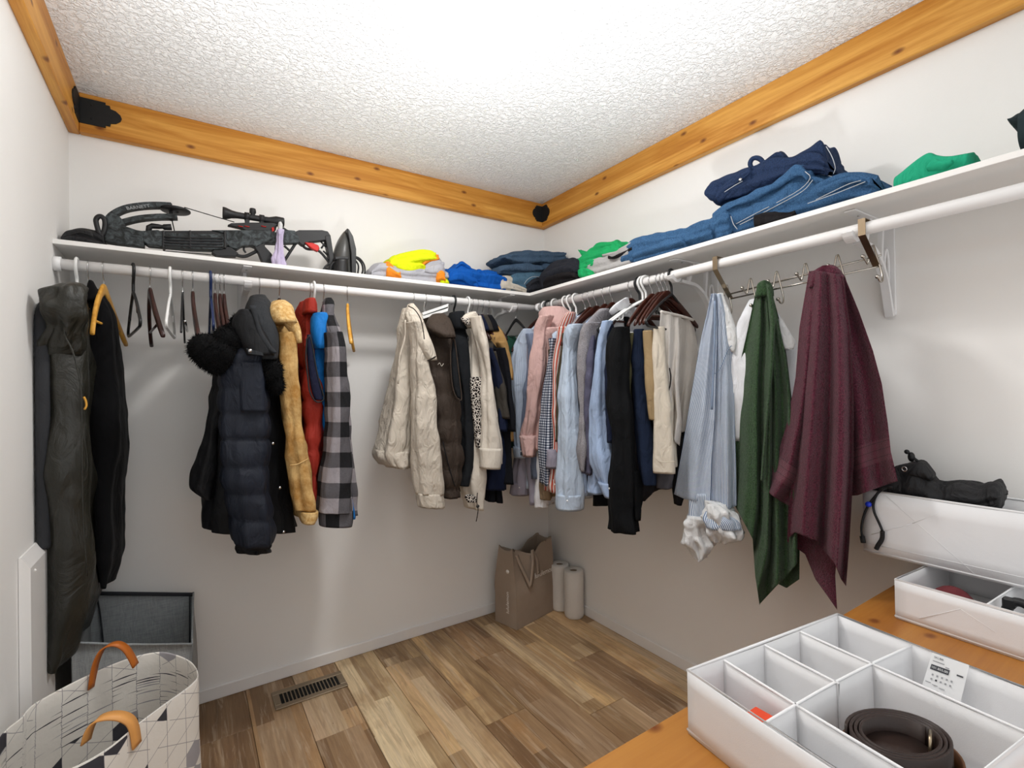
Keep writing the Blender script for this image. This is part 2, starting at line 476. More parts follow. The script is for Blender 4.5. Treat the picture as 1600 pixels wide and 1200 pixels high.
def m_floor():
    n = NT('rustic_wood_plank', .45, 0, .3)
    oi = n.n('ShaderNodeObjectInfo').outputs['Random']
    off = n.n('ShaderNodeCombineXYZ'); n.t.links.new(n.math('MULTIPLY', oi, 37.0), off.inputs[0]); n.t.links.new(n.math('MULTIPLY', oi, 91.0), off.inputs[1])
    g = n.n('ShaderNodeNewGeometry').outputs['Position']
    ad = n.n('ShaderNodeVectorMath', operation='ADD'); n.t.links.new(g, ad.inputs[0]); n.t.links.new(off.outputs[0], ad.inputs[1])
    def mp(sc):
        x = n.n('ShaderNodeMapping'); n.t.links.new(ad.outputs[0], x.inputs[0]); x.inputs['Scale'].default_value = sc; return x.outputs[0]
    big = n.noise(mp((7, .9, 7)), 1.6, 5, .6, 1.6); fine = n.noise(mp((60, 2.5, 60)), 1.5, 4, .65)
    patch = n.noise(mp((2.5, 2.5, 2.5)), 2.2, 3)
    base = n.ramp(oi, [(0, '#b89a79'), (.18, '#e3c69b'), (.36, '#cfb190'), (.54, '#eed4a9'), (.7, '#d9bc98'), (.85, '#f0d9b0')], 'CONSTANT')
    c = n.mix(n.ramp(big, [(.40, '#000000'), (.64, '#ffffff')]), base, n.mix(oi, lin('#94765a'), lin('#ebd0a6')))
    c = n.mix(n.ramp(fine, [(.46, '#ffffff'), (.62, '#000000')]), c, n.mix(.20, c, lin('#5d4634')))
    c = n.mix(n.math('MULTIPLY', n.ramp(patch, [(.52, '#000000'), (.72, '#ffffff')]), .5), c, lin('#a67f55'))
    sp = n.sep(mp((1, 1, 1))); cbn = n.n('ShaderNodeCombineXYZ')
    ix = n.math('FLOOR', n.math('MULTIPLY', sp[0], 15.5)); n.t.links.new(ix, cbn.inputs[0])
    n.t.links.new(n.math('FLOOR', n.math('ADD', n.math('MULTIPLY', sp[1], 1.25), n.math('MULTIPLY', ix, .37))), cbn.inputs[1])
    wn = n.n('ShaderNodeTexWhiteNoise', noise_dimensions='2D'); n.t.links.new(cbn.outputs[0], wn.inputs['Vector'])
    c = n.mix(1.0, c, n.ramp(wn.outputs['Value'], [(0, '#cabfb2'), (.35, '#e8e1d7'), (.6, '#ffffff'), (.85, '#fff4e2')], 'CONSTANT'), 'MULTIPLY')
    st = n.ramp(n.noise(mp((13, 1.1, 13)), 2.4, 6, .62, 2.0), [(.49, '#000000'), (.60, '#ffffff')])
    c = n.mix(n.math('MULTIPLY', st, .30), c, lin('#7a5c44'))
    st2 = n.ramp(n.noise(mp((22, 1.6, 22)), 1.9, 5, .6, 1.2), [(.54, '#000000'), (.64, '#ffffff')])
    c = n.mix(n.math('MULTIPLY', st2, .28), c, lin('#d9c6ad'))
    vo = n.n('ShaderNodeTexVoronoi'); n.t.links.new(mp((5, 2.2, 5)), vo.inputs['Vector'])
    c = n.mix(n.ramp(vo.outputs['Distance'], [(.0, '#ffffff'), (.035, '#999999'), (.06, '#000000')]), c, lin('#463122'))
    n.color(c); n.bump(fine, .15, .001); return n.m
M_PLANK = m_floor()
M_SUB = plain('floor_joint', '#4b3a2b', .8)
M_VENT_SHADE = plain('vent_shade', '#0c0c0c', .9)
M_VENT = plain('bronze_register_metal', '#8d7c66', .45, .5)
def m_lamp():
    n = NT('lamp_glass', .4); n.color(lin('#ffffff')); n.b.inputs['Emission Color'].default_value = (1, .985, .965, 1)
    n.b.inputs['Emission Strength'].default_value = LAMP_STRENGTH; return n.m
M_LAMP = m_lamp()
# -- hangers, metal
M_CHROME = plain('chrome_wire', '#c9c9c9', .22, 1.0)
M_NICKEL = plain('brushed_nickel', '#a3937c', .3, 1.0)
M_NICKELW = plain('nickel_wire', '#b3ada4', .25, 1.0)
M_H = {'yellow': wood('honey_hanger_wood', '#b0741f', '#d49a3c', '#e0ad55', 'z', .35, 2, False),
       'brown': wood('dark_hanger_wood', '#1d0c08', '#2e1612', '#3f1e17', 'z', .3, 2, False),
       'red': wood('mahogany_hanger_wood', '#200c07', '#33150d', '#451f14', 'z', .3, 2, False),
       'black': plain('black_plastic', '#17181a', .35), 'white': plain('white_plastic', '#e8e8e6', .35),
       'navy': plain('navy_plastic', '#1b2c55', .3), 'velvet': fabric('black_velvet', '#15151a', sheen=.3)}
# -- fabrics
FAB = {}
def fb(key, *a, **k): FAB[key] = fabric('cloth_'+key, *a, **k); return FAB[key]
fb('navy_puffer', '#131926', rough=.6, spec=.3, var=.15); fb('black_shell', '#0f1013', rough=.65, spec=.25); fb('char_shell', '#2e3033', rough=.8)
fb('fur', '#0d0d0e', rough=.95); fb('shearling', '#c79b5c', pat=p_melange('#ab7c40', '#d6b176', 18), rough=.85, var=.2); fb('shear_pile', '#d3ae74', rough=.95, weave=260, bs=.8, pat=p_melange('#bd9254', '#dfc08a', 60))
fb('red_vest', '#9c2c1f', rough=.65, spec=.25); fb('navy_lining', '#191c33', rough=.7); fb('blue_shell', '#1173c2', rough=.6, spec=.25)
def p_buffalo(n, xyz, uv):
    per = .115
    a = n.math('LESS_THAN', n.math('FRACT', n.math('MULTIPLY', xyz[0], 1/per)), .5); b = n.math('LESS_THAN', n.math('FRACT', n.math('MULTIPLY', xyz[1], 1/per)), .5)
    s = n.math('ADD', a, b); heather = n.noise(n.coord('World', (1, 1, 6)), 120, 3, .7)
    lo = n.mix(heather, lin('#8a8488'), lin('#a29ca0')); mid = n.mix(heather, lin('#454346'), lin('#6a676b')); hi = n.mix(heather, lin('#151517'), lin('#262628'))
    return n.mix(n.math('GREATER_THAN', s, 1.5), n.mix(n.math('GREATER_THAN', s, .5), lo, mid), hi)
fb('plaid', '#666666', pat=p_buffalo, weave=600)
fb('leather', '#27261f', rough=.38, spec=.45, var=.25, wrinkle=1.0, wscale=14); fb('velvet_black', '#0b0b0d', sheen=.03, wrinkle=.3); fb('pad', '#37383b', rough=.8, wrinkle=.2)
fb('beige_jkt', '#c8beb0', rough=.7, wrinkle=.9, wscale=34); fb('piping', '#2a2522'); fb('brown_vest', '#3d332c', rough=.75, spec=.2, wrinkle=.7); fb('black_jkt', '#1b1d20')
fb('cream', '#d3cabd', wrinkle=.5)
def p_floral(n, xyz, uv):
    v = n.n('ShaderNodeTexVoronoi', feature='DISTANCE_TO_EDGE'); n.t.links.new(n.coord('World', (1, 1, 1)), v.inputs['Vector']); v.inputs['Scale'].default_value = 85
    ns = n.noise(n.coord('World'), 70, 2, .5, 2.5)
    return n.mix(n.math('MULTIPLY', n.math('LESS_THAN', v.outputs['Distance'], .11), n.math('GREATER_THAN', ns, .42)), lin('#1d1716'), lin('#d8d0c6'))
fb('floral', '#222222', pat=p_floral, wrinkle=.3)
fb('navy_blazer', '#161d33'); fb('black_blazer', '#121318'); fb('tan_jkt', '#9c7b4d'); fb('char_brown', '#3c3833'); fb('forest', '#1f4034')
fb('pale_blue', '#b9c6d8', pat=p_stripe('#c6d1e0', '#a9b8ce', .007, .55)); fb('lavender_grey', '#948f9c'); fb('slate', '#6f7a90', pat=p_stripe('#7b869c', '#626d84', .006, .5)); fb('dk_grey', '#3b3a3e'); fb('white_cot', '#e3e4e8'); fb('khaki_br', '#8b7860')
fb('pink', '#cdaaa5', wrinkle=.7); fb('gingham', '#555555', pat=p_check('#d6dae2', '#6f7789', '#1f263c', .0125, .5), wrinkle=.35)
fb('red_stripe', '#c8564a', pat=p_stripe('#d9cfca', '#b9503f', .0125, .45)); fb('olive', '#4d4636'); fb('sky_stripe', '#bfcddd', pat=p_stripe('#c9d6e6', '#b1c1d5', .005, .6), wrinkle=.6)
fb('grey_knit', '#8f8c90', pat=p_melange('#7a787d', '#a09da1', 300)); fb('satin_grey', '#57566a', rough=.5); fb('oxford', '#9db1d0', pat=p_melange('#93a8c9', '#a9bbd8', 500), wrinkle=.55); fb('black_wool', '#101113'); fb('navy_wool', '#1d2439')
fb('olive_pant', '#54523a'); fb('navy_pant', '#182236', wrinkle=.6); fb('tan_pant', '#9c8563'); fb('cream_pant', '#d2c8b8'); fb('stone_pant', '#e4ddd5', wrinkle=.5); fb('grey_pant', '#55545a')
fb('blue_pin', '#a9b5c6', pat=p_stripe('#dfe4ea', '#6b7f9e', .0058, .56), wrinkle=.4); fb('blue_pin_in', '#9aa6b8', pat=p_stripe('#cfd5dd', '#8796ad', .0058, .5))
fb('white_in', '#d9d9d9', wrinkle=.9)
def towel_mat(name, c1, c2, band=None):
    n = NT(name, .95, 0, .08); w = n.coord('World'); f = n.noise(w, 18, 4); g = n.noise(w, 230, 3, .75)
    c = n.mix(n.ramp(g, [(.36, '#000000'), (.66, '#ffffff')]), lin(c1), n.mix(f, lin(c2), n.mix(.35, lin(c2), lin(c1))))
    if band:
        v = n.sep(n.coord('UV'))[1]; inb = n.math('MULTIPLY', n.math('GREATER_THAN', v, band[0]), n.math('LESS_THAN', v, band[1]))
        ln = n.math('LESS_THAN', n.math('FRACT', n.math('MULTIPLY', v, 3/(band[1]-band[0]))), .08)
        c = n.mix(inb, c, n.mix(ln, lin(band[2]), lin(c1)))
    n.color(c); n.b.inputs['Sheen Weight'].default_value = .18
    n.bump(n.math('MULTIPLY_ADD', n.noise(w, 60, 3), .6, n.math('MULTIPLY', g, 1.0)), 1.0, .008); return n.m
M_GREEN_T = towel_mat('green_terry', '#1c341b', '#46693f'); M_MAROON_T = towel_mat('maroon_terry', '#3a0f1e', '#7c3149'); M_MAROON_R = towel_mat('maroon_terry_right_band', '#3a0f1e', '#7c3149', (.79, .89, '#6f3947')); M_MAROON_L = towel_mat('maroon_terry_left_band', '#3a0f1e', '#7c3149', (.84, .93, '#6f3947'))
fb('denim_dk', '#1e2b45', pat=p_melange('#18233a', '#2b3c5c', 340), wrinkle=.7); fb('denim_mid', '#33557d', pat=p_melange('#274567', '#44698f', 340), wrinkle=.7); fb('denim_slate', '#3b4f66', pat=p_melange('#314357', '#4b6179', 340), wrinkle=.7)
fb('denim_teal', '#46647a', pat=p_melange('#3a566b', '#557489', 340), wrinkle=.6); fb('denim_ink', '#26282f', wrinkle=.6); fb('black_cot', '#1b191b', wrinkle=.6)
fb('stitch', '#b9bcc0'); fb('hivis', '#d7e319', rough=.8, wrinkle=.7); fb('hivis_grey', '#a9a9b0', rough=.5, spec=.4); fb('hivis_orange', '#e58a2b', rough=.8); fb('royal', '#0f55ab', rough=.85, wrinkle=.8); fb('off_white', '#c5bdb0', wrinkle=.9)
fb('kelly', '#1f9d5c', wrinkle=.8); fb('grey_trs', '#a6a4a3', wrinkle=.5); fb('teal_cloth', '#27a37c', wrinkle=.7); fb('dark_teal', '#2a3538')
fb('lavender', '#c3b7d3', wrinkle=.9); fb('black_bag', '#202022', rough=.6, spec=.3, wrinkle=.9); fb('maroon_cap', '#6b3236')

# ================================================================== THE ROOM
def struct(name, V, Fc, mt, parent=None, smooth=False):
    o = obj(name, V, Fc, mt, parent, smooth=smooth)
    if parent is None: o['kind'] = 'structure'
    return o
def span(a, b): return [(p+q)/2 for p, q in zip(a, b)], [abs(q-p) for p, q in zip(a, b)]
floor = struct('floor', *g_box(*span((ROOM_L-.1, ROOM_F, -.08), (.1, .1, -.006))), M_SUB)
struct('ceiling', *g_box(*span((ROOM_L-.1, ROOM_F, ROOM_H), (.1, .1, ROOM_H+.08))), M_CEIL)
struct('wall_back', *g_box(*span((ROOM_L-.1, 0, -.08), (.1, .1, ROOM_H))), M_WALL)
struct('wall_right', *g_box(*span((0, ROOM_F, -.08), (.1, 0, ROOM_H))), M_WALL)
struct('wall_left', *g_box(*span((ROOM_L-.1, ROOM_F, -.08), (ROOM_L, 0, ROOM_H))), M_WALL)
# floor planks, each its own piece, laid towards the back wall
PW, PL = .187, 1.21
k = 0
for i in range(13):
    x1 = -.001-i*PW; x0 = max(x1-PW+.0016, ROOM_L+.001)
    if x1 - x0 < .02: continue
    y = -.002+[.0, .55, .23, .83, .41, 1.02, .12, .70, .31, .92, .5, .08, .66][i]*1.0
    while y > ROOM_F:
        ya, yb = max(y-PL+.0016, ROOM_F), min(y, -.001)
        if yb-ya > .03:
            c, sz = span((x0, ya, -.006), (x1, yb, 0)); o = obj('plank', *g_box(c, sz, .0012), M_PLANK, floor, smooth=False)
        y -= PL
# baseboards
bb = .055
struct('baseboard_back', *g_box(*span((ROOM_L, -.011, 0), (0, 0, bb)), bev=.003), M_TRIM)
struct('baseboard_right', *g_box(*span((-.011, ROOM_F, 0), (0, -.011, bb)), bev=.003), M_TRIM)
struct('baseboard_left', *g_box(*span((ROOM_L, ROOM_F, 0), (ROOM_L+.011, -.011, bb)), bev=.003), M_TRIM)
# pine boards round the top of the walls
TB, ZB = .034, 2.291
struct('trim_1', *g_box(*span((ROOM_L+TB, -TB, ZB), (-TB, 0, ROOM_H)), bev=.003), M_PINE_X)
struct('trim_2', *g_box(*span((-TB, ROOM_F, ZB), (0, 0, ROOM_H)), bev=.003), M_PINE_Y)
struct('trim_3', *g_box(*span((ROOM_L, ROOM_F, ZB), (ROOM_L+TB, 0, ROOM_H)), bev=.003), M_PINE_Y)
# black iron corner brackets with stepped, scalloped ends
def corner_iron(label, x, sx, L):
    t = thing('corner_bracket', label, 'corner bracket', (x, -TB, 2.37), group='iron brackets in the corners of the pine boards')
    h = .048; zc = 2.372
    prof = [(0, h), (L*.62, h), (L*.62, h*.82), (L*.72, h*.82), (L*.74, h*.58), (L*.86, h*.5), (L*.97, h*.24), (L, 0)]
    prof += [(u, -z) for u, z in prof[-2::-1]]
    obj('bracket_plate', *g_prism([(x+sx*u, -TB, zc+z) for u, z in prof], 'y', -.005, 0), M_IRON, t, smooth=False)
    obj('bracket_plate', *g_prism([(x, -TB-u, zc+z) for u, z in prof], 'x', min(0, sx*.005), max(0, sx*.005)), M_IRON, t, smooth=False)
    for u, z in ((.3, .026), (.3, -.026), (.72, 0)):
        obj('screw_head', *g_sphere((x+sx*L*u, -TB-.005, zc+z), .004, 8, 5, (1, .6, 1)), M_IRON, t)
corner_iron('black iron corner bracket in the left corner of the pine boards', ROOM_L+TB, 1, .128)
corner_iron('black iron corner bracket in the far right corner of the pine boards', -TB, -1, .075)
# ceiling lamp
t = thing('ceiling_lamp', 'round white glass dome lamp glowing on the stippled ceiling', 'lamp', (-1.07, -1.05, ROOM_H))
obj('lamp_base', *g_lathe([(0, 0), (.10, 0), (.10, -.006), (0, -.006)], (-1.07, -1.05, ROOM_H)), M_TRIM, t)
obj('lamp_dome', *g_lathe([(.12*math.cos(a), -.001-.026*math.sin(a)) for a in np.linspace(0, math.pi/2, 9)], (-1.07, -1.05, ROOM_H), 32), M_LAMP, t)
# floor register
vx, vy = -1.449, -.171
t = thing('floor_vent', 'bronze metal floor vent with dark slots set in the planks by the back wall', 'vent', (vx, vy, 0))
W2, H2, w2, h2 = .145, .068, .118, .040
mb = MB()
for c, sz in (((0, (H2+h2)/2, 0), (2*W2, H2-h2, .005)), ((0, -(H2+h2)/2, 0), (2*W2, H2-h2, .005)), (((W2+w2)/2, 0, 0), (W2-w2, 2*h2, .005)), ((-(W2+w2)/2, 0, 0), (W2-w2, 2*h2, .005))):
    mb.add(*g_box((vx+c[0], vy+c[1], .0035), sz, .0015))
obj('vent_frame', *mb.get(), M_VENT, t, smooth=False)
obj('vent_shade_sheet', *g_box((vx, vy, .0012), (2*w2, 2*h2, .0015)), M_VENT_SHADE, t, smooth=False)  # flat black sheet below the slats, shade of the opening put into its colour
me = mesh('slat', *g_box((0, 0, 0), (.0045, 2*h2, .005), .001), M_VENT, smooth=False)
for i in range(15):
    o = local_me('slat', me, t); o.location = (-w2+2*w2*(i+1)/16, 0, .0036)

# white panel box standing at the left wall
t = thing('wall_panel', 'white painted panel with chamfered top edge standing against the left wall below the leather coat', 'panel', (ROOM_L+.02, -.6, 0))
obj('panel_board', *g_prism([(ROOM_L+.001, -.70, 0), (ROOM_L+.001, -.70, .885), (ROOM_L+.006, -.70, .885), (ROOM_L+.024, -.70, .855), (ROOM_L+.024, -.70, 0)], 'y', 0, .26), M_TRIM, t, smooth=False)
obj('screw_cap', *g_sphere((ROOM_L+.024, -.66, .838), .004, 8, 5), M_TRIM, t)

# ------------------------------------------------------------------ shelves, rods, brackets
def shelf(label, a, b):
    t = thing('wall_shelf', label, 'shelf', ((a[0]+b[0])/2, (a[1]+b[1])/2, SHELF_B), group='white closet shelves')
    obj('shelf_board', *g_box(*span(a, b), bev=.001), M_MEL, t, smooth=False); return t
sh_b = shelf('long white shelf along the back wall under the crossbow', (ROOM_L, -.285, SHELF_B), (-.001, 0, SHELF_T))
sh_r = shelf('white shelf along the right wall under the denim heap', (-.32, -2.95, SHELF_B), (0, -.2855, SHELF_T))
def rod(label, a, b, ax):
    t = thing('closet_rod', label, 'rod', a, group='white closet rods')
    obj('rod_tube', *g_cyl(a, b, ROD_R, 20), M_ROD, t)
    d = np.sign(np.array(b)-np.array(a)); 
    obj('end_socket', *g_cyl(np.array(a)-d*.0, np.array(a)+d*.02, ROD_R+.006, 20), M_PLAS, t)
    obj('end_socket', *g_cyl(np.array(b)-d*.02, b, ROD_R+.006, 20), M_PLAS, t); return t
rod('white hanging rod along the back wall under the long shelf', (ROOM_L, -ROD_D, ROD_Z), (0, -ROD_D, ROD_Z), 'x')
rod('white hanging rod along the right wall carrying shirts and towels', (-ROD_D, -.29, ROD_Z), (-ROD_D, -2.95, ROD_Z), 'y')
def bracket(label, rodk, s):
    loc = (s, 0, 1.5) if rodk == 'b' else (0, s, 1.5)
    t = thing('shelf_bracket', label, 'bracket', loc, rz=(-math.pi/2 if rodk == 'b' else math.pi), group='white plastic shelf and rod brackets')
    def L(u, z): return (u, 0, z-1.5)
    w = .011
    local('shelf_flange', *g_box((.145, 0, .2965), (.27, .03, .005), .001), M_PLAS, t, smooth=False)
    local('wall_plate', *g_box((.004, 0, .155), (.007, .032, .285), .002), M_PLAS, t, smooth=False)
    def strip(name, pts, n, ww=w):
        P = crom([L(*p) for p in pts], n); T = np.gradient(P, axis=0); T /= np.linalg.norm(T, axis=1)[:, None]
        Nn = np.stack([-T[:, 2], 0*T[:, 0], T[:, 0]], 1); h = .0065
        V = np.concatenate([np.stack([P+Nn*h+[0, ww, 0], P-Nn*h+[0, ww, 0], P-Nn*h-[0, ww, 0], P+Nn*h-[0, ww, 0]], 1).reshape(-1, 3)])
        Fc = [(0, 1, 2, 3), tuple((n-1)*4+j for j in (3, 2, 1, 0))]
        for i in range(n-1): Fc += [(i*4+j, (i+1)*4+j, (i+1)*4+(j+1) % 4, i*4+(j+1) % 4) for j in range(4)]
        return local(name, V, Fc, M_PLAS, t, smooth=False)
    strip('bracket_arm', [(.235, 1.715), (.20, 1.712), (.14, 1.706), (.085, 1.672), (.045, 1.615), (.018, 1.535), (.008, 1.51)], 22)
    strip('rod_cup', [(ROD_D-.024, ROD_Z+.006), (ROD_D-.018, ROD_Z-.017), (ROD_D, ROD_Z-.025), (ROD_D+.018, ROD_Z-.017), (ROD_D+.027, ROD_Z-.004)], 12, .013)
    strip('bracket_rib', [(.075, 1.672), (.07, 1.72), (.06, 1.796)], 8, .006)
    strip('bracket_rib', [(.185, 1.713), (.17, 1.75), (.15, 1.797)], 8, .006)
    th = np.linspace(0, 2*np.pi, 20, endpoint=False)
    local('bracket_ring', *g_tube([L(.03+.016*math.cos(a), 1.66+.06*math.sin(a)) for a in th], .005, 6, True), M_PLAS, t)
    local('screw_head', *g_sphere((.22, 0, .2925), .005, 8, 5, (1, 1, .5)), M_CHROME, t)
bracket('white plastic bracket behind the puffer coat on the back wall', 'b', -1.678)
bracket('white plastic bracket near the far corner of the back wall', 'b', -.43)
bracket('white plastic bracket on the right wall left of the hook rack', 'r', -1.195)
bracket('white plastic bracket on the right wall at the right end of the hook rack', 'r', -1.815)

# ------------------------------------------------------------------ hangers
def s_b(px): return float(at(px, 412+.115*(px-88), 'y', -ROD_D)[0])
def s_r(px): return float(at(px, 480-.242*(px-850), 'x', -ROD_D)[1])
def hook_path(R):
    a = np.radians(np.linspace(215, 8, 14))
    P = [(R*math.cos(x), 0, R*math.sin(x)) for x in a]
    return P+[(R*.96, 0, -.008), (R*.55, 0, -.028), (.002, 0, -.042), (0, 0, -.058), (0, 0, -.078)]
HM = {}
def hanger_meshes(kind, colr, full):
    if (kind, colr, full) in HM: return HM[(kind, colr, full)]
    wf = 1.0 if full else .70
    out = []; mt = M_H[colr]
    if kind == 'plastic':
        out.append(('hook', mesh('hook', *g_tube(hook_path(ROD_R+.0062), .0050, 8, smooth=40), mt)))
        tri = [(0, 0, -.075), (.03, 0, -.088), (.10, 0, -.125), (.185, 0, -.182), (.205, 0, -.200), (.195, 0, -.214), (.16, 0, -.217), (0, 0, -.218), (-.16, 0, -.217), (-.195, 0, -.214), (-.205, 0, -.200), (-.185, 0, -.182), (-.10, 0, -.125), (-.03, 0, -.088)]
        out.append(('frame', mesh('frame', *g_tube([(x*wf, y, z) for x, y, z in tri], .0048, 8, True, smooth=80), mt)))
        for sx in (-1, 1):
            out.append(('strap_notch', mesh('strap_notch', *g_tube([(sx*.115*wf, 0, -.136), (sx*.118*wf, 0, -.158), (sx*.128*wf, 0, -.164), (sx*.135*wf, 0, -.156)], .003, 6, smooth=12), mt)))
    else:
        out.append(('hook', mesh('hook', *g_tube(hook_path(ROD_R+.0026), .0018, 6, smooth=40), M_CHROME)))
        hw, dr, th = (.215, .165, .0065) if kind == 'wood' else (.205, .15, .0035)
        hw *= wf; dr *= wf
        n = 26; x = np.linspace(-hw, hw, n); z = -.076-dr*(np.abs(x)/hw)**1.25+.004*np.cos(x/hw*3.1); h = (.017 if kind == 'wood' else .010)*(1-.35*(np.abs(x)/hw)**2)
        if kind == 'wood': h[np.abs(x) < .03] *= 1.15
        h[0] *= .7; h[-1] *= .7; yb = .018*(np.abs(x)/hw)**2 if kind == 'wood' else 0*x
        V, Fc, UV = rings_mesh(np.stack([x, yb, z], 1), np.stack([0*x, np.full(n, th), 0*x], 1), np.stack([0*x, 0*x, h], 1), 3.2, 12)
        out.append(('shoulder_bar', mesh('shoulder_bar', V, Fc, mt)))
        zz = -.076-dr*.757+.012
        out.append(('trouser_bar', mesh('trouser_bar', *g_cyl((-hw*.80, .01, zz-.012), (hw*.80, .01, zz-.012), .0042, 8), mt if kind == 'wood' else M_CHROME)))
        out.append(('collar_ring', mesh('collar_ring', *g_cyl((0, 0, -.066), (0, 0, -.055), .0038, 8), M_CHROME)))
    HM[(kind, colr, full)] = out; return out
def hanger(rodk, s, kind, colr, label, twist=0.0, tilt=0.0):
    loc = (s, -ROD_D, ROD_Z) if rodk == 'b' else (-ROD_D, s, ROD_Z)
    group = 'hangers on the back rod' if rodk == 'b' else 'hangers on the right rod'
    t = thing('clothes_hanger', label, 'hanger', loc, (-math.pi/2 if rodk == 'b' else math.pi)+math.radians(twist), group)
    for nm, me in hanger_meshes(kind, colr, 'holding' not in label): local_me(nm, me, t)
    return t
H = hanger
H('b', s_b(120), 'plastic', 'white', 'white plastic hanger holding the olive leather coat')
H('b', s_b(138), 'slim', 'velvet', 'chrome-hooked black hanger holding the long black garment')
H('b', s_b(162), 'wood', 'yellow', 'empty honey-coloured wooden hanger in front of the long black garment', -6)
H('b', s_b(208), 'plastic', 'black', 'empty black plastic hanger, the only black one among the empty hangers', 9)
H('b', s_b(234), 'wood', 'brown', 'empty dark brown wooden hanger between the black and the white plastic hangers', 7)
H('b', s_b(266), 'plastic', 'white', 'empty white plastic hanger between two dark hangers', -2)
H('b', s_b(285), 'slim', 'black', 'thin black hanger with chrome hook just right of the empty white hanger', -1)
H('b', s_b(301), 'wood', 'brown', 'empty dark brown wooden hanger alone in the gap left of the navy hanger', -1)
H('b', s_b(329), 'plastic', 'navy', 'navy blue plastic hanger left of three brown wooden hangers')
H('b', s_b(336), 'wood', 'brown', 'leftmost of the three brown wooden hangers beside the puffer coat', -3)
H('b', s_b(343.5), 'wood', 'brown', 'middle of the three brown wooden hangers beside the puffer coat', -3)
H('b', s_b(350), 'wood', 'brown', 'rightmost of the three brown wooden hangers beside the puffer coat', -3)
H('b', s_b(405), 'wood', 'yellow', 'honey-coloured wooden hanger holding the navy puffer coat')
H('b', s_b(436), 'wood', 'brown', 'dark wooden hanger holding the tan shearling coat')
H('b', s_b(484), 'wood', 'yellow', 'light wooden hanger holding the red quilted vest')
H('b', s_b(490.5), 'plastic', 'white', 'white plastic hanger holding the bright blue jacket')
H('b', s_b(505), 'slim', 'black', 'chrome-hooked hanger holding the plaid overshirt')
H('b', s_b(543), 'wood', 'yellow', 'empty honey-coloured wooden hanger right of the plaid overshirt', -17)
H('b', s_b(645), 'slim', 'black', 'chrome-hooked hanger holding the beige windbreaker')
H('b', s_b(687), 'slim', 'black', 'chrome-hooked hanger holding the brown quilted vest')
H('b', s_b(709), 'plastic', 'black', 'black plastic hanger holding the black zip jacket')
H('b', s_b(731), 'plastic', 'white', 'white plastic hanger holding the cream jacket with dark floral panel')
H('b', s_b(737), 'wood', 'brown', 'dark wooden hanger holding the navy blazer')
H('b', s_b(745), 'wood', 'brown', 'dark wooden hanger holding the charcoal jacket')
H('b', s_b(753), 'wood', 'brown', 'dark wooden hanger holding the black blazer')
H('b', s_b(762), 'wood', 'brown', 'dark wooden hanger holding the tan jacket')

# ------------------------------------------------------------------ garments on the back rod
GB = 'clothes on the back rod'
def gar(name, label, cat, rodk, s, z=1.2):
    loc = (s, -ROD_D, z) if rodk == 'b' else (-ROD_D, s, z)
    return thing(name, label, cat, loc, 0, GB if rodk == 'b' else 'clothes on the right rod')
def coat(name, rows, mt, parent, vf=(-.34, -.44, -.47, -.47, -.47), vc=None, **k):
    """a hanging garment seen from its front edge: it reaches from the traced front plane back towards the wall"""
    if vc is None: vc = -.27 if rows[-1][1] < 470 else (-.31 if rows[-1][1] < 580 else -.375)
    kw = dict(ex=3.4, n=56, folds=((.10, .009), (.045, .004)), wr=.007, hem=True, res=.011); kw.update(k)
    return cloth(name, rows, mt, parent, plane=('y', list(vf)), depth=1.0, dscale=[max(.025, abs(v-vc)) for v in vf], off='front', **kw)
def sleeve(name, rows, mt, parent, v=-.485, **k):
    kw = dict(depth=.045, ex=2.2, n=44, folds=((.06, .005), (.03, .002)), wr=.007, hem=True, res=.010); kw.update(k)
    return cloth(name, rows, mt, parent, plane=('y', v), **kw)
def button(px, py, plane, r, mt, parent, name='snap'):
    p = at(px, py, *plane); d = (CAM-p)/np.linalg.norm(CAM-p)
    return obj(name, *g_cyl(p, p+d*.003, r, 10), mt, parent)

# charcoal padded slab at the wall
t = thing('padded_board', 'charcoal padded board with rounded top hanging flat on the left wall behind the leather coat', 'board', (-2.2, -.5, .85))
th = np.linspace(0, math.pi, 12)
prof = [(ROOM_L+.003, -.55, .86), (ROOM_L+.003, -.38, .86)]+[(ROOM_L+.003, -.465+.085*math.cos(a), 1.50+.085*math.sin(a)) for a in th]
o = obj('board_cover', *g_prism(prof, 'x', 0, .034), FAB['pad'], t); bv = o.modifiers.new('b', 'BEVEL'); bv.width = .014; bv.segments = 4
obj('hanging_loop', *g_tube([(ROOM_L+.02, -.47, 1.575), (ROOM_L+.02, -.465, 1.62), (ROOM_L+.02, -.455, 1.62), (ROOM_L+.02, -.455, 1.575)], .003, 6, smooth=16), FAB['pad'], t)
# leather coat
t = gar('leather_coat', 'long olive-brown leather coat hanging at the left wall', 'coat', 'b', s_b(120))
coat('coat_body', [(461, 66, 131), (474, 63, 138), (500, 61, 137), (520, 58, 132), (560, 57, 131), (620, 54, 131), (700, 53, 133), (800, 54, 137), (880, 60, 142), (920, 63, 141), (960, 64, 135), (1000, 66, 119), (1030, 69, 106), (1052, 75, 86)],
     FAB['leather'], t, vf=(-.45, -.54, -.56, -.56, -.56, -.54), vc=-.36, ex=3.0, folds=((.16, .010), (.07, .005)), wr=.010, wsc=15, seed=3)
cloth('coat_collar', [(443, 108, 120), (449, 90, 129), (456, 73, 134), (472, 68, 138), (495, 70, 138), (515, 72, 133), (540, 66, 130), (556, 70, 124)], FAB['leather'], t, plane=('y', [-.545, -.565, -.57, -.565, -.55, -.53]), depth=.04, dscale=[.5, 1, 1, .9, .5, .15], ex=2.8, wr=.014, wsc=30, folds=((.07, .010), (.03, .004)), seed=9, n=56, res=.008)
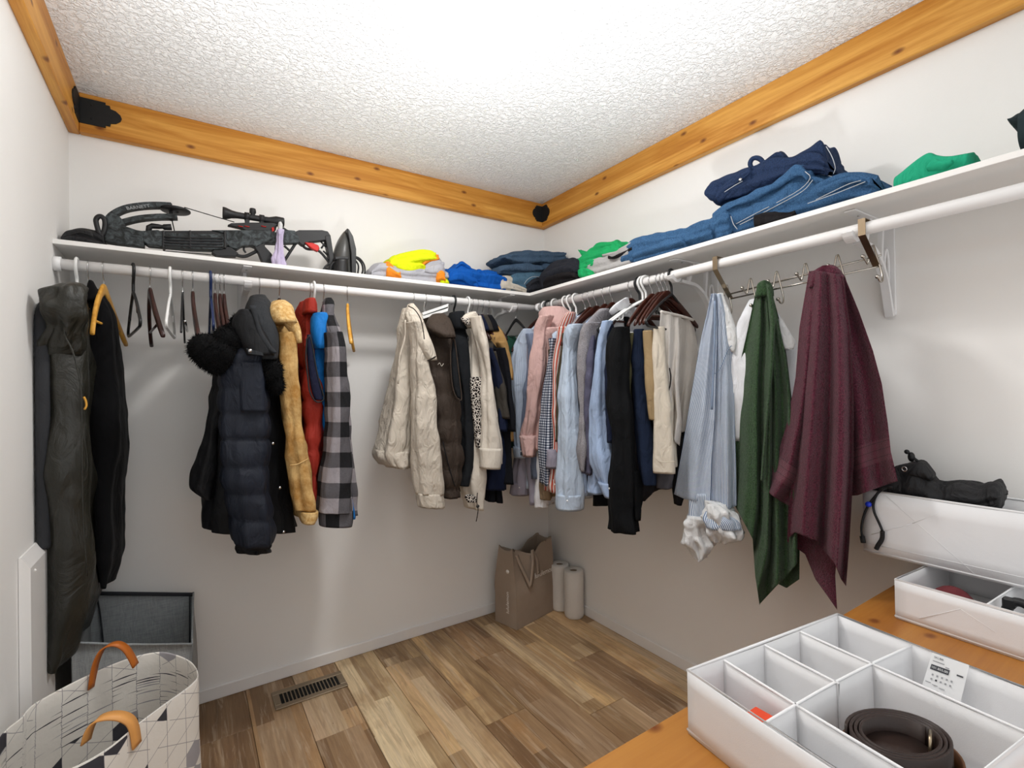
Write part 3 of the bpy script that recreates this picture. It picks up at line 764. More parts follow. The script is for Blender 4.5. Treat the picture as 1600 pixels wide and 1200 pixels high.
tube_px('front_seam', [(104, 470), (101, 520), (112, 545), (124, 590), (128, 640), (130, 800), (137, 900)], .0022, FAB['leather'], t, ('y', -.585))
obj('button_loop', *g_tube(at([131, 134, 135, 132], [620, 626, 634, 640], 'y', -.56), .003, 6, smooth=12), M_H['yellow'], t)
# long black dress
t = gar('black_robe', 'long plain black garment hanging beside the leather coat', 'garment', 'b', s_b(140))
coat('robe_body', [(446, 137, 146), (462, 131, 160), (490, 128, 174), (530, 127, 178), (570, 128, 182), (620, 129, 188), (660, 130, 190), (710, 133, 188), (770, 136, 183), (850, 141, 181), (890, 144, 179), (920, 150, 170)], FAB['velvet_black'], t, vf=(-.31, -.36, -.40, -.42, -.42), vc=-.25, folds=((.09, .007),), seed=5, wr=.004)
cloth('robe_collar', [(440, 139, 146), (455, 134, 153), (470, 132, 150)], FAB['velvet_black'], t, plane=('y', -.33), depth=.03)
# navy puffer coat with fur hood
t = gar('puffer_coat', 'navy quilted puffer coat with black fur-trimmed hood', 'coat', 'b', s_b(402))
coat('coat_body', [(500, 372, 425), (530, 352, 434), (560, 343, 440), (600, 337, 443), (650, 331, 443), (700, 328, 450), (750, 324, 458), (800, 321, 464), (836, 319, 469)], FAB['black_shell'], t, seed=21, wr=.006)
sleeve('hanging_sleeve', [(560, 335, 358), (610, 332, 352), (650, 325, 348), (700, 314, 346), (740, 305, 343), (762, 303, 336), (778, 318, 331)], FAB['black_shell'], t, v=-.40, depth=.05, seed=4)
seams = [545, 571, 607, 646, 685, 727, 768, 808, 849]
sleeve('quilted_sleeve', [(545, 362, 410), (571, 350, 413), (607, 344, 415), (646, 342, 417), (685, 344, 418), (727, 350, 419), (768, 355, 420), (808, 360, 421), (849, 367, 422)], FAB['navy_puffer'], t, v=-.51, depth=.075, seams=seams, qamp=.010, ex=3.0, seed=22, wr=.006)
sleeve('cuff', [(845, 371, 421), (854, 371, 420), (861, 372, 418)], FAB['black_shell'], t, v=-.51, depth=.05, seed=2)
cloth('shoulder_patch', [(566, 374, 408), (590, 373, 412), (620, 374, 414), (643, 375, 415)], FAB['navy_puffer'], t, plane=('y', -.572), depth=.022, ex=4, n=24)
cloth('hood', [(463, 393, 412), (474, 386, 418), (490, 381, 425), (510, 380, 430), (530, 386, 433), (548, 392, 433), (562, 405, 430)], FAB['char_shell'], t, plane=('y', [-.34, -.42, -.48, -.52, -.54]), depth=.09, dscale=[.5, 1, 1, .7, .4], wr=.006, seed=6)
cloth('hood_lining', [(486, 372, 390), (497, 364, 402), (515, 362, 412), (540, 376, 424), (556, 384, 428)], FAB['black_shell'], t, plane=('y', -.56), depth=.05, wr=.006, seed=8)
cloth('hood_edge', [(478, 388, 401), (500, 396, 404), (520, 401, 411), (540, 411, 424), (552, 424, 434)], FAB['char_shell'], t, plane=('y', -.60), depth=.012, n=20)
def fur(name, blobs, mt, parent, count=16000, ln=.008):
    V = []; Fc = []; r = np.random.default_rng(3); mb = MB()
    for c, rad, sc in blobs: mb.add(*g_sphere(c, rad, 18, 12, sc))
    tot = sum(b[1] for b in blobs); base = mb.n; VV = []
    for c, rad, sc in blobs:
        n = int(count*rad/tot); d = r.normal(size=(n, 3)); d /= np.linalg.norm(d, axis=1)[:, None]
        p = np.array(c)+d*rad*np.array(sc)*.97; tip = p+d*ln*(.5+r.random((n, 1)))+r.normal(size=(n, 3))*ln*.3-np.array([0, 0, ln*.3])
        side = np.cross(d, r.normal(size=(n, 3))); side *= .0016/np.linalg.norm(side, axis=1)[:, None]
        mb.add(np.stack([p-side, p+side, tip], 1), [(3*i, 3*i+1, 3*i+2) for i in range(n)])
    o = obj(name, *mb.get(), mt, parent); o['kind'] = 'stuff'; return o
fp = [(at(x, y, 'y', -.55), r, sc) for x, y, r, sc in [(332, 552, .056, (1, 1, 1)), (346, 550, .056, (1, 1, 1)), (358, 532, .05, (1, 1, 1)), (394, 553, .03, (1, .8, 1)), (410, 573, .03, (1.2, .8, 1)), (322, 545, .052, (1, 1, .95)), (340, 560, .052, (1, 1, 1)), (352, 540, .048, (1, 1, 1)), (365, 524, .04, (1, 1, 1)), (376, 506, .032, (1, 1, 1.1)), (388, 540, .03, (1, .8, 1.2)), (400, 566, .03, (1.3, .8, 1)), (425, 580, .035, (1, .9, 1.3)), (432, 600, .03, (.8, .8, 1.2))]]
fur('fur_trim', fp, FAB['fur'], t)
for x, y in ((418.5, 622), (426, 693), (437, 762), (443, 831)): button(x, y, ('y', -.52), .0055, M_CHROME, t)
button(391, 548, ('y', -.625), .006, M_CHROME, t, 'snap')
prism_px('cuff_tab', [(384, 544), (388, 553), (412, 556), (410, 551)], FAB['char_shell'], t, ('y', -.615), .006)
# shearling coat
t = gar('shearling_coat', 'tan shearling coat with fluffy collar', 'coat', 'b', s_b(436))
coat('coat_body', [(500, 421, 463), (540, 430, 470), (580, 436, 471), (620, 440, 473), (660, 444, 476), (700, 448, 480), (740, 453, 484), (770, 459, 490), (812, 464, 494)], FAB['shearling'], t, seed=31, wr=.005, folds=((.09, .005),))
cloth('collar', [(473, 424, 446), (480, 419, 454), (493, 419, 459), (506, 424, 464)], FAB['shear_pile'], t, plane=('y', [-.40, -.47, -.5]), depth=.07, wr=.004, seed=33)
cloth('lapel', [(488, 436, 456), (505, 444, 466), (520, 455, 471), (536, 462, 472)], FAB['shear_pile'], t, plane=('y', -.52), depth=.03, wr=.004, seed=35)
sleeve('sleeve', [(520, 430, 462), (560, 434, 467), (620, 440, 471), (680, 446, 474), (727, 452, 481), (760, 456, 484), (796, 462, 490)], FAB['shearling'], t, v=-.505, seed=36, depth=.04)
cloth('cuff_hem', [(797, 465, 495), (806, 466, 494), (815, 470, 488)], FAB['shear_pile'], t, plane=('y', -.50), depth=.055, wr=.004, seed=37, hem=True)
tube_px('cuff_seam', [(453, 727), (466, 725), (481, 717)], .0022, FAB['shear_pile'], t, ('y', -.55))
# red vest
t = gar('quilted_vest', 'red quilted vest with dark navy lining', 'vest', 'b', s_b(484))
coat('vest_body', [(469, 476, 490), (488, 473, 494), (520, 471, 492), (545, 471, 495), (575, 472, 500), (603, 474, 507), (627, 475, 509), (680, 479, 507), (740, 486, 503), (790, 491, 499)], FAB['red_vest'], t, seams=[460, 520, 575, 627, 662, 700, 745, 800], qamp=.012, seed=41)
cloth('armhole_lining', [(523, 480, 486), (545, 479, 490), (580, 482, 496), (610, 487, 503), (625, 492, 504)], FAB['navy_lining'], t, plane=('y', -.492), depth=.012, n=24)
P = at([479, 478, 481, 484, 493, 503, 506, 500, 494, 489, 484], [530, 560, 590, 612, 627, 627, 620, 600, 575, 545, 526], 'y', -.503)
obj('armhole_binding', *g_tube(P, .0028, 6, True, smooth=40), FAB['char_shell'], t)
cloth('collar', [(468, 476, 491), (476, 474, 494), (490, 473, 495)], FAB['red_vest'], t, plane=('y', -.40), depth=.05)
# blue jacket
t = gar('rain_jacket', 'bright blue jacket squeezed between the red vest and the plaid overshirt', 'jacket', 'b', s_b(490.5))
coat('jacket_body', [(490, 490, 506), (510, 487, 511), (550, 490, 512), (600, 498, 514), (640, 504, 518), (700, 514, 535), (760, 530, 556), (811, 545, 561)], FAB['blue_shell'], t, seed=51, vf=(-.33, -.42, -.45, -.45, -.45))
cloth('hood', [(490, 491, 507), (500, 487, 511), (520, 488, 511), (545, 492, 508)], FAB['blue_shell'], t, plane=('y', -.44), depth=.04, wr=.006, seed=53)
# plaid overshirt
t = gar('plaid_overshirt', 'black and grey buffalo plaid overshirt', 'shirt', 'b', s_b(505))
coat('shirt_body', [(490, 504, 522), (515, 510, 530), (545, 516, 537), (600, 520, 543), (660, 520, 548), (720, 520, 554), (770, 522, 560), (806, 530, 562)], FAB['plaid'], t, seed=61, vf=(-.34, -.42, -.44, -.44, -.44))
sleeve('sleeve', [(520, 511, 532), (545, 513, 536), (590, 512, 540), (640, 509, 545), (690, 505, 549), (740, 501, 552), (780, 498, 551), (799, 497, 549)], FAB['plaid'], t, v=-.49, depth=.05, seed=62)
sleeve('cuff', [(797, 496, 550), (810, 496, 549), (821, 497, 547)], FAB['plaid'], t, v=-.492, depth=.053, seed=63, folds=())
cloth('collar', [(467, 506, 516), (475, 503, 521), (495, 504, 523), (510, 508, 527), (524, 514, 529)], FAB['plaid'], t, plane=('y', [-.36, -.44, -.5]), depth=.035, wr=.004, seed=64)
# beige windbreaker
t = gar('windbreaker', 'beige windbreaker with dark collar piping', 'jacket', 'b', s_b(645))
coat('jacket_body', [(480, 636, 650), (500, 633, 655), (540, 628, 660), (580, 622, 658), (620, 618, 655), (660, 611, 650), (690, 605, 648), (713, 601, 645), (730, 612, 643)], FAB['beige_jkt'], t, seed=71, wr=.008, vf=(-.34, -.43, -.46, -.46, -.46))
coat('hem_band', [(706, 601, 646), (718, 601, 645), (733, 618, 643)], FAB['beige_jkt'], t, vf=(-.465, -.465), seed=72)
sleeve('sleeve', [(503, 638, 660), (525, 642, 666), (560, 645, 670), (600, 645, 676), (640, 644, 682), (690, 645, 687), (735, 646, 690), (772, 651, 690)], FAB['beige_jkt'], t, v=-.50, seed=73, wr=.008)
sleeve('cuff', [(770, 652, 690), (781, 652, 690), (792, 653, 689)], FAB['beige_jkt'], t, v=-.50, seed=74, folds=((.03, .003),))
cloth('collar', [(475, 637, 646), (488, 635, 656), (510, 641, 666), (530, 648, 672), (548, 656, 679), (563, 667, 681)], FAB['beige_jkt'], t, plane=('y', [-.40, -.48, -.53, -.53]), depth=.03, wr=.005, seed=75)
tube_px('collar_piping', [(638, 478), (648, 484), (657, 498), (661, 515), (663, 530)], .0022, FAB['piping'], t, ('y', -.565))
tube_px('collar_edge', [(668, 564), (674, 561), (681, 557)], .003, FAB['piping'], t, ('y', -.565))
tube_px('front_flap', [(633, 500), (632, 530), (624, 560), (622, 600)], .004, FAB['beige_jkt'], t, ('y', -.48))
# white clip hanger
t = thing('clip_hanger', 'white trouser clip hanger turned sideways above the brown vest', 'hanger', (s_b(664), -ROD_D, ROD_Z), 0, 'hangers on the back rod')
obj('hook', *g_tube([(s_b(664)+.6*0, -ROD_D-p[0], ROD_Z+p[2]) for p in hook_path(ROD_R+.0026)], .0018, 6, smooth=40), M_CHROME, t)
for dz, nm in ((0, 'clamp_bar'), (4.5, 'clamp_bar')):
    P = at([658, 699, 698, 660], [489+dz, 475+dz, 482+dz, 494+dz], 'y', -.37)
    obj(nm, *g_prism(P, 'y', -.012, .012), M_H['white'], t, smooth=False)
obj('wire_link', *g_tube(at([664, 664, 690, 690], [470, 489, 500, 486], 'y', -.36), .0016, 6, smooth=20), M_CHROME, t)
# brown vest
t = gar('puffer_vest', 'dark brown quilted puffer vest', 'vest', 'b', s_b(687))
seams = [480, 533, 577, 615, 656, 694, 735, 765, 790]
coat('vest_body', [(493, 672, 702), (515, 668, 709), (545, 671, 713), (577, 673, 717), (624, 679, 724), (660, 683, 726), (703, 686, 726), (745, 688, 724), (779, 690, 721)], FAB['brown_vest'], t, seams=seams, qamp=.014, seed=81)
cloth('armhole_lining', [(528, 706, 711), (550, 705, 714), (580, 706, 717), (605, 709, 720), (622, 714, 720)], FAB['black_jkt'], t, plane=('y', -.492), depth=.012, n=24)
obj('armhole_binding', *g_tube(at([706, 704, 705, 708, 714, 721, 719, 716, 713, 710], [530, 555, 585, 608, 622, 624, 600, 575, 550, 531], 'y', -.505), .003, 6, True, smooth=40), FAB['brown_vest'], t)
cloth('collar', [(491, 676, 692), (500, 670, 702), (514, 668, 709), (528, 690, 711)], FAB['brown_vest'], t, plane=('y', [-.38, -.46, -.5]), depth=.04, wr=.004, seed=83)
tube_px('pocket_zip', [(692, 690), (697, 712), (706, 745), (711, 760)], .0022, FAB['black_jkt'], t, ('y', -.487))
tube_px('chest_stitch', [(684, 570), (687, 567), (690, 572), (693, 568)], .0013, FAB['off_white'], t, ('y', -.49), smooth=12)
# black zip jacket
t = gar('zip_jacket', 'black zip jacket between the brown vest and the cream jacket', 'jacket', 'b', s_b(709))
coat('jacket_body', [(497, 703, 722), (520, 709, 730), (560, 714, 735), (620, 722, 738), (690, 725, 741), (730, 723, 741), (760, 720, 740)], FAB['black_jkt'], t, seed=91, vf=(-.33, -.42, -.45, -.45, -.45))
cloth('collar', [(488, 705, 722), (500, 702, 725), (515, 706, 727)], FAB['black_jkt'], t, plane=('y', -.38), depth=.05)
button(713.5, 560, ('y', -.47), .005, M_CHROME, t, 'zip_pull')
# cream jacket with floral panel
t = gar('floral_jacket', 'cream jacket with dark floral panel and drawstring hem', 'jacket', 'b', s_b(731))
coat('jacket_body', [(497, 728, 746), (520, 733, 754), (550, 735, 757), (600, 736, 759), (660, 738, 760), (710, 739, 760), (750, 736, 759), (798, 741, 757)], FAB['cream'], t, seed=101, vf=(-.33, -.42, -.45, -.45, -.45))
cloth('floral_panel', [(589, 736, 756), (600, 735, 757), (630, 737, 757), (660, 740, 755), (680, 742, 754), (699, 745, 752)], FAB['floral'], t, plane=('y', -.462), depth=.016, ex=3, n=24)
sleeve('sleeve', [(495, 739, 748), (515, 742, 753), (550, 749, 760), (590, 754, 767), (640, 754, 775), (690, 752, 781), (724, 751, 782)], FAB['cream'], t, v=-.49, seed=102)
sleeve('cuff', [(700, 751, 783), (716, 751, 782), (732, 752, 780)], FAB['cream'], t, v=-.492, seed=103, folds=())
cloth('collar', [(488, 733, 741), (494, 722, 746), (502, 720, 745), (512, 730, 744)], FAB['cream'], t, plane=('y', -.42), depth=.03, seed=104)
cloth('collar_print', [(497, 720, 733), (502, 722, 737), (508, 729, 738)], FAB['floral'], t, plane=('y', -.447), depth=.01, n=20)
cloth('printed_flower', [(773, 728, 740), (778, 726, 745), (785, 731, 744)], FAB['floral'], t, plane=('y', -.468), depth=.008, n=20)
obj('drawstring', *g_tube(at([746, 745, 747, 746, 744], [770, 785, 795, 805, 815], 'y', -.485), .002, 6, smooth=16), FAB['piping'], t)
obj('cord_toggle', *g_sphere(at(746.5, 791, 'y', -.485), .008, 10, 8), M_H['black'], t)
# dark blazers near the corner
def simple_coat(name, label, cat, px, rows, key, seed, vf=(-.33, -.42, -.45, -.45, -.45), lapel=None):
    t = gar(name, label, cat, 'b', s_b(px)); coat('body', rows, FAB[key], t, seed=seed, vf=vf)
    r = rows; sleeve('sleeve', [(a+14, (l+2*rr)/3-3, rr+1.5) for a, l, rr in r[1:-2]], FAB[key], t, v=vf[-1]-.02, depth=.035, seed=seed+3)
    if lapel: cloth('collar', lapel, FAB[key], t, plane=('y', -.36), depth=.05, seed=seed+5)
    return t
simple_coat('blazer', 'navy blue blazer behind the cream jacket sleeve', 'blazer', 737, [(508, 741, 757), (530, 748, 766), (560, 756, 776), (600, 762, 783), (660, 768, 789), (720, 770, 794), (767, 762, 796)], 'navy_blazer', 111, lapel=[(494, 738, 750), (505, 740, 758), (518, 746, 763)])
simple_coat('jacket', 'charcoal brown jacket between the navy and the black blazer', 'jacket', 745, [(508, 750, 764), (535, 757, 773), (580, 764, 782), (640, 772, 788), (700, 778, 794), (750, 780, 797)], 'char_brown', 121, lapel=[(494, 745, 757), (505, 748, 764), (518, 753, 768)])
simple_coat('blazer', 'black blazer left of the tan jacket', 'blazer', 753, [(506, 757, 771), (530, 762, 783), (560, 770, 791), (600, 776, 796), (660, 784, 800), (710, 788, 803), (757, 786, 803)], 'black_blazer', 131, lapel=[(494, 752, 764), (505, 755, 772), (518, 761, 776)])
simple_coat('jacket', 'tan jacket last before the far corner on the back rod', 'jacket', 762, [(502, 764, 772), (520, 768, 785), (545, 777, 796), (580, 784, 799), (640, 790, 802), (690, 794, 803)], 'tan_jkt', 141)
t = gar('trousers', 'black trousers with two rounded ends showing below the dark blazers', 'trousers', 'b', s_b(750))
for i, rows in enumerate(([(600, 758, 770), (700, 758, 774), (760, 759, 776), (784, 763, 774)], [(600, 770, 785), (700, 772, 788), (760, 774, 790), (786, 778, 787)])):
    coat('trouser_leg', rows, FAB['black_blazer'], t, vf=(-.38, -.40, -.40), vc=-.2, seed=150+i)
t = gar('sweater', 'dark green sweater deep in the far corner behind the shirts', 'sweater', 'b', s_b(800))
coat('body', [(524, 797, 804), (535, 793, 812), (560, 792, 818), (620, 792, 818), (700, 794, 816)], FAB['forest'], t, vf=(-.20, -.24, -.26, -.26), vc=-.12, seed=160)
H('b', s_b(806), 'slim', 'black', 'chrome-hooked hanger holding the dark green sweater in the far corner')

# ================================================================== RIGHT ROD
HR = lambda px, kind, colr, label, tw=0: hanger('r', s_r(px), kind, colr, label, tw)
HR(843, 'wood', 'brown', 'empty dark wooden hanger seen face-on in the far corner', 6)
HR(852, 'plastic', 'white', 'white plastic hanger holding the pale blue striped shirt')
HR(857, 'plastic', 'black', 'black plastic hanger holding the lavender grey shirt')
HR(862, 'slim', 'black', 'chrome-hooked hanger holding the slate blue shirt')
HR(867, 'plastic', 'white', 'white plastic hanger holding the pink shirt')
HR(875, 'slim', 'black', 'chrome-hooked hanger holding the navy gingham shirt')
HR(884, 'plastic', 'white', 'white plastic hanger holding the red striped shirt')
HR(891, 'plastic', 'white', 'white plastic hanger holding the olive shirt')
HR(900, 'plastic', 'white', 'white plastic hanger holding the sky blue striped shirt')
HR(914, 'slim', 'black', 'chrome-hooked hanger holding the satin grey shirt')
HR(922, 'wood', 'red', 'reddish wooden hanger holding the grey knit shirt')
HR(932, 'wood', 'red', 'empty mahogany wooden hanger sticking out over the sky blue striped shirt', -6)
HR(945, 'wood', 'red', 'reddish wooden hanger holding the blue oxford shirt')
HR(957, 'wood', 'red', 'reddish wooden hanger holding the black wool jacket')
HR(986, 'wood', 'red', 'reddish wooden hanger holding the white-collared shirt')
HR(999, 'plastic', 'black', 'black plastic hanger beside the empty white plastic ones on the right rod', -14)
HR(1004, 'plastic', 'white', 'empty white plastic hanger, left one of the pair above the trousers', -14)
HR(1009, 'plastic', 'white', 'empty white plastic hanger, right one of the pair above the trousers', -12)
HR(1019, 'wood', 'red', 'mahogany wooden hanger holding the olive and navy trousers', -6)
HR(1030, 'wood', 'red', 'mahogany wooden hanger holding the tan trousers', -6)
HR(1036, 'wood', 'red', 'mahogany wooden hanger holding the cream trousers', -4)
HR(1042, 'wood', 'red', 'mahogany wooden hanger holding the stone trousers', -4)
HR(1049, 'plastic', 'black', 'empty black plastic hanger at the right end of the clothes beside the rack', 12)

def zpx(px, py, v): return float(at(px, py, 'x', v)[2])
def slv(name, rows, mt, parent, v=-.44, **k):
    kw = dict(depth=.045, ex=2.2, n=44, folds=((.06, .006), (.03, .0028)), wr=.007, hem=True, res=.010); kw.update(k)
    return cloth(name, rows, mt, parent, plane=('x', v), **kw)
def shirt(name, label, cat, px, key, rows, bot, v=-.43, cuffn=2, seed=0, collar=None, th=.02, u1=.42, dy=0.0, zt=1.655, ckey=None, top=0):
    s = s_r(px); t = gar(name, label, cat, 'r', s); mt = FAB[key]
    body('body', 'r', s, zt, zpx(px, bot, -.3), mt, t, u1=u1, th=th, seed=seed, dy=dy)
    if rows:
        r = np.asarray(rows, float); e = r[-1]; pk = max(14., (r[-1, 0]-r[0, 0])*.08)
        slv('sleeve', rows, mt, t, v, seed=seed+1)
        if cuffn:
            pr = [np.interp(e[0]-pk, r[:, 0], r[:, k]) for k in (1, 2)]
            slv('cuff', [(e[0]-pk, pr[0]-1, pr[1]+1), (e[0]-pk*.5, (pr[0]+e[1])/2-1, (pr[1]+e[2])/2+1), (e[0]+1, e[1]-.5, e[2]+.5)], FAB[ckey or key], t, v, depth=.048, seed=seed+2, folds=())
            b = at(e[1]*.6+e[2]*.4, e[0]-pk*.5, 'x', v-.05); obj('cuff_button', *g_sphere(b, .004, 8, 5), M_H['white'], t)
    if collar: cloth('collar', collar, mt, t, plane=('x', -.30), depth=.05, wr=.004, seed=seed+4)
    return t
shirt('dress_shirt', 'pale blue striped shirt, leftmost on the right rod', 'shirt', 852, 'pale_blue', [(515, 814, 832), (532, 804, 838), (560, 799, 838), (620, 799, 832), (680, 803, 826), (713, 807, 824)], 760, seed=201, v=-.42)
shirt('dress_shirt', 'lavender grey shirt with long cuff below the pale blue shirt', 'shirt', 857, 'lavender_grey', [(540, 822, 838), (600, 820, 838), (650, 816, 836), (700, 808, 835), (740, 803, 831), (771, 800, 829)], 785, seed=206, v=-.40)
t = shirt('dress_shirt', 'slate blue striped shirt left of the pink shirt', 'shirt', 862, 'slate', [(522, 822, 840), (545, 824, 842), (600, 822, 836), (660, 816, 832), (710, 816, 830)], 745, seed=211, v=-.425, cuffn=0)
for k, (x0, x1, y0, y1, key, lb, nm, ct) in enumerate([(823, 843, 700, 767, 'dk_grey', 'dark grey shirt tail hanging below the pink shirt', 'shirt', 'shirt'), (836, 857, 745, 791, 'white_cot', 'white shirt tail hanging lowest under the pink shirt', 'shirt', 'shirt'), (845, 862, 730, 779, 'khaki_br', 'khaki brown shirt tail under the gingham shirt', 'shirt', 'shirt')]):
    px = 865+k*3; tt = gar(nm, lb, ct, 'r', s_r(px)); body('body', 'r', s_r(px), 1.64, zpx(px, y1-4, -.3), FAB[key], tt, th=.012, seed=220+k, u1=.37)
    slv('shirt_tail', [(y0-80, x0+3, x1), (y0, x0+1, x1), ((y0+y1)/2, x0, x1), (y1, x0+2, x1-2)], FAB[key], tt, v=-.36, depth=.04, seed=225+k)
t = shirt('dress_shirt', 'pale pink shirt with turned-up collar', 'shirt', 868, 'pink', [(494, 842, 866), (515, 835, 860), (545, 832, 856), (590, 828, 853), (630, 822, 847), (665, 815, 842), (684, 812, 838)], 700, seed=231, v=-.44, cuffn=0)
slv('cuff', [(680, 815, 839), (696, 817, 837), (713, 820, 834)], FAB['pink'], t, v=-.445, depth=.035, seed=233, folds=((.03, .003),))
cloth('collar', [(481, 846, 880), (490, 840, 892), (505, 846, 895), (522, 858, 888)], FAB['pink'], t, plane=('x', -.33), depth=.05, wr=.006, seed=234)
cloth('shirt_front', [(512, 850, 882), (540, 846, 868), (590, 842, 860), (650, 838, 850), (703, 838, 846)], FAB['pink'], t, plane=('x', -.40), depth=.03, wr=.006, seed=235)
t = shirt('dress_shirt', 'navy and white gingham shirt with grey-blue cuff lining', 'shirt', 875, 'gingham', [(530, 858, 868), (560, 857, 866), (600, 853, 867), (640, 848, 868), (680, 845, 869), (720, 845, 868), (757, 850, 862)], 750, seed=241, v=-.435, cuffn=0)
slv('folded_cuff', [(702, 853, 870), (716, 851, 877), (731, 850, 876)], FAB['lavender_grey'], t, v=-.455, depth=.035, seed=243, folds=())
t = shirt('dress_shirt', 'red and white striped shirt', 'shirt', 884, 'red_stripe', [(512, 870, 896), (530, 868, 890), (550, 865, 883), (590, 863, 875), (640, 864, 874), (700, 862, 875), (767, 860, 876)], 762, seed=251, v=-.42)
cloth('collar', [(489, 884, 900), (500, 876, 899), (516, 870, 893), (532, 867, 884)], FAB['red_stripe'], t, plane=('x', -.36), depth=.04, seed=254)
shirt('dress_shirt', 'dark olive shirt between the red striped and the sky blue shirt', 'shirt', 891, 'olive', [(522, 876, 888), (560, 873, 886), (620, 871, 882), (690, 870, 880)], 700, seed=261, v=-.425, cuffn=0)
t = shirt('dress_shirt', 'sky blue pinstriped shirt with long straight sleeve', 'shirt', 900, 'sky_stripe', [(508, 890, 914), (525, 882, 908), (548, 879, 900), (600, 877, 903), (640, 877, 905), (700, 875, 909), (750, 873, 910), (794, 871, 909)], 780, seed=271, v=-.45, collar=[(495, 897, 920), (505, 892, 922), (522, 892, 916)])
t = shirt('dress_shirt', 'satin dark grey shirt beside the grey knit shirt', 'shirt', 914, 'satin_grey', [(525, 918, 936), (560, 917, 932), (600, 916, 928), (660, 915, 926), (740, 914, 930)], 745, seed=281, v=-.43, cuffn=0)
t = shirt('knit_shirt', 'heather grey knit shirt with open collar', 'shirt', 922, 'grey_knit', [(505, 914, 944), (522, 908, 938), (550, 904, 928), (600, 903, 918), (650, 904, 917), (700, 905, 918), (734, 908, 914)], 720, seed=286, v=-.445, cuffn=0)
cloth('collar', [(484, 936, 951), (495, 924, 953), (508, 915, 950), (520, 912, 938)], FAB['grey_knit'], t, plane=('x', -.36), depth=.04, wr=.004, seed=288)
t = shirt('oxford_shirt', 'plain blue oxford shirt with buttoned cuff', 'shirt', 945, 'oxford', [(503, 941, 956), (520, 936, 953), (550, 930, 949), (600, 926, 950), (650, 921, 955), (700, 923, 959), (735, 931, 961), (774, 946, 962)], 770, seed=291, v=-.455)
slv('hem_panel', [(690, 926, 936), (730, 921, 936), (770, 917, 950)], FAB['oxford'], t, v=-.41, depth=.03, seed=296)
t = shirt('wool_jacket', 'black wool jacket hanging lower than its neighbours', 'jacket', 957, 'black_wool', [(512, 957, 984), (535, 951, 983), (570, 949, 982), (620, 950, 984), (683, 955, 989), (740, 954, 993), (790, 953, 994), (829, 953, 994)], 785, seed=301, v=-.46, collar=[(497, 962, 986), (508, 956, 988), (525, 955, 985)], th=.026, cuffn=0)
slv('vent_flap', [(735, 978, 1000), (770, 984, 1001), (811, 988, 1001)], FAB['black_wool'], t, v=-.42, depth=.03, seed=303)
t = shirt('blazer', 'dark navy blazer edge between the oxford shirt and the black wool jacket', 'blazer', 951, 'navy_wool', [(508, 947, 960), (530, 944, 957), (560, 945, 955), (620, 948, 958), (690, 950, 962)], 760, seed=311, v=-.44, cuffn=0)
t = shirt('dress_shirt', 'white-collared shirt under the empty plastic hangers', 'shirt', 986, 'white_cot', None, 700, seed=316, th=.012)
cloth('collar', [(466, 976, 982), (474, 962, 984), (485, 952, 981), (492, 955, 966)], FAB['white_cot'], t, plane=('x', -.36), depth=.02, ex=3, seed=318)
t = shirt('long_jacket', 'black jacket with rounded hem behind the trousers', 'jacket', 975, 'black_cot', [(560, 984, 1000), (620, 984, 1002), (690, 988, 1016), (740, 989, 1024), (765, 992, 1022), (780, 994, 1008)], 775, seed=321, v=-.36, cuffn=0, u1=.38)

# trousers on the wooden hangers
def pants(label, px, key, rows, v, seed, depth=.03, bar=True):
    t = gar('trousers', label, 'trousers', 'r', s_r(px))
    slv('trouser_leg', rows, FAB[key], t, v, depth=depth, seed=seed, ex=2.8, folds=((.05, .004),), wr=.004)
    r = rows; slv('trouser_leg', [(a+2, l+2, q+5) for a, l, q in r[:-1]]+[(r[-1][0]-10, r[-1][1]+3, r[-1][2]+4)], FAB[key], t, v+.06, depth=depth, seed=seed+1, ex=2.8, folds=((.05, .004),), wr=.004)
    return t
pants('olive green trousers folded over a wooden hanger', 1016, 'olive_pant', [(521, 983, 991), (545, 979, 989), (580, 977, 988), (615, 976, 986), (640, 977, 984)], -.40, 331)
pants('dark navy trousers between the olive and tan trousers', 1022, 'navy_pant', [(515, 989, 1006), (540, 986, 1007), (580, 986, 1010), (640, 990, 1015), (690, 995, 1020), (730, 1001, 1024), (757, 1006, 1023)], -.39, 336)
pants('tan chinos between the navy and cream trousers', 1030, 'tan_pant', [(517, 1003, 1022), (545, 1005, 1023), (590, 1009, 1023), (630, 1013, 1024), (656, 1016, 1023)], -.385, 341)
t = pants('tan trouser hem showing below the navy trousers', 1012, 'tan_pant', [(600, 984, 996), (650, 984, 998), (700, 985, 1002), (735, 990, 1006)], -.33, 346)
t = pants('cream trousers with sewn hem, left of the stone trousers', 1036, 'cream_pant', [(512, 1021, 1038), (545, 1021, 1040), (590, 1021, 1044), (640, 1021, 1048), (690, 1021, 1052), (738, 1022, 1056)], -.36, 351, depth=.035)
tube_px('hem_seam', [(1022, 720), (1038, 722), (1054, 721)], .0015, FAB['cream_pant'], t, ('x', -.40))
t = gar('trousers', 'stone-coloured trousers draped over a hanger bar, nearest to the rack', 'trousers', 'r', s_r(1042))
yv = s_r(1042)-.035
sheet('front_leg', [(1032, 487), (1045, 490), (1060, 494)], [(1060, 494), (1062, 540), (1060, 600), (1066, 660), (1062, 697)], [(1024, 615), (1036, 622), (1046, 640), (1054, 690), (1062, 697)], [(1032, 487), (1030, 520), (1026, 570), (1024, 615)], FAB['stone_pant'], t, ('y', yv), lambda s, q: .022*np.cos(s*12+q*2)*(.25+q)+.02*np.sin(q*3), 40, 60, .012, .006, 361)
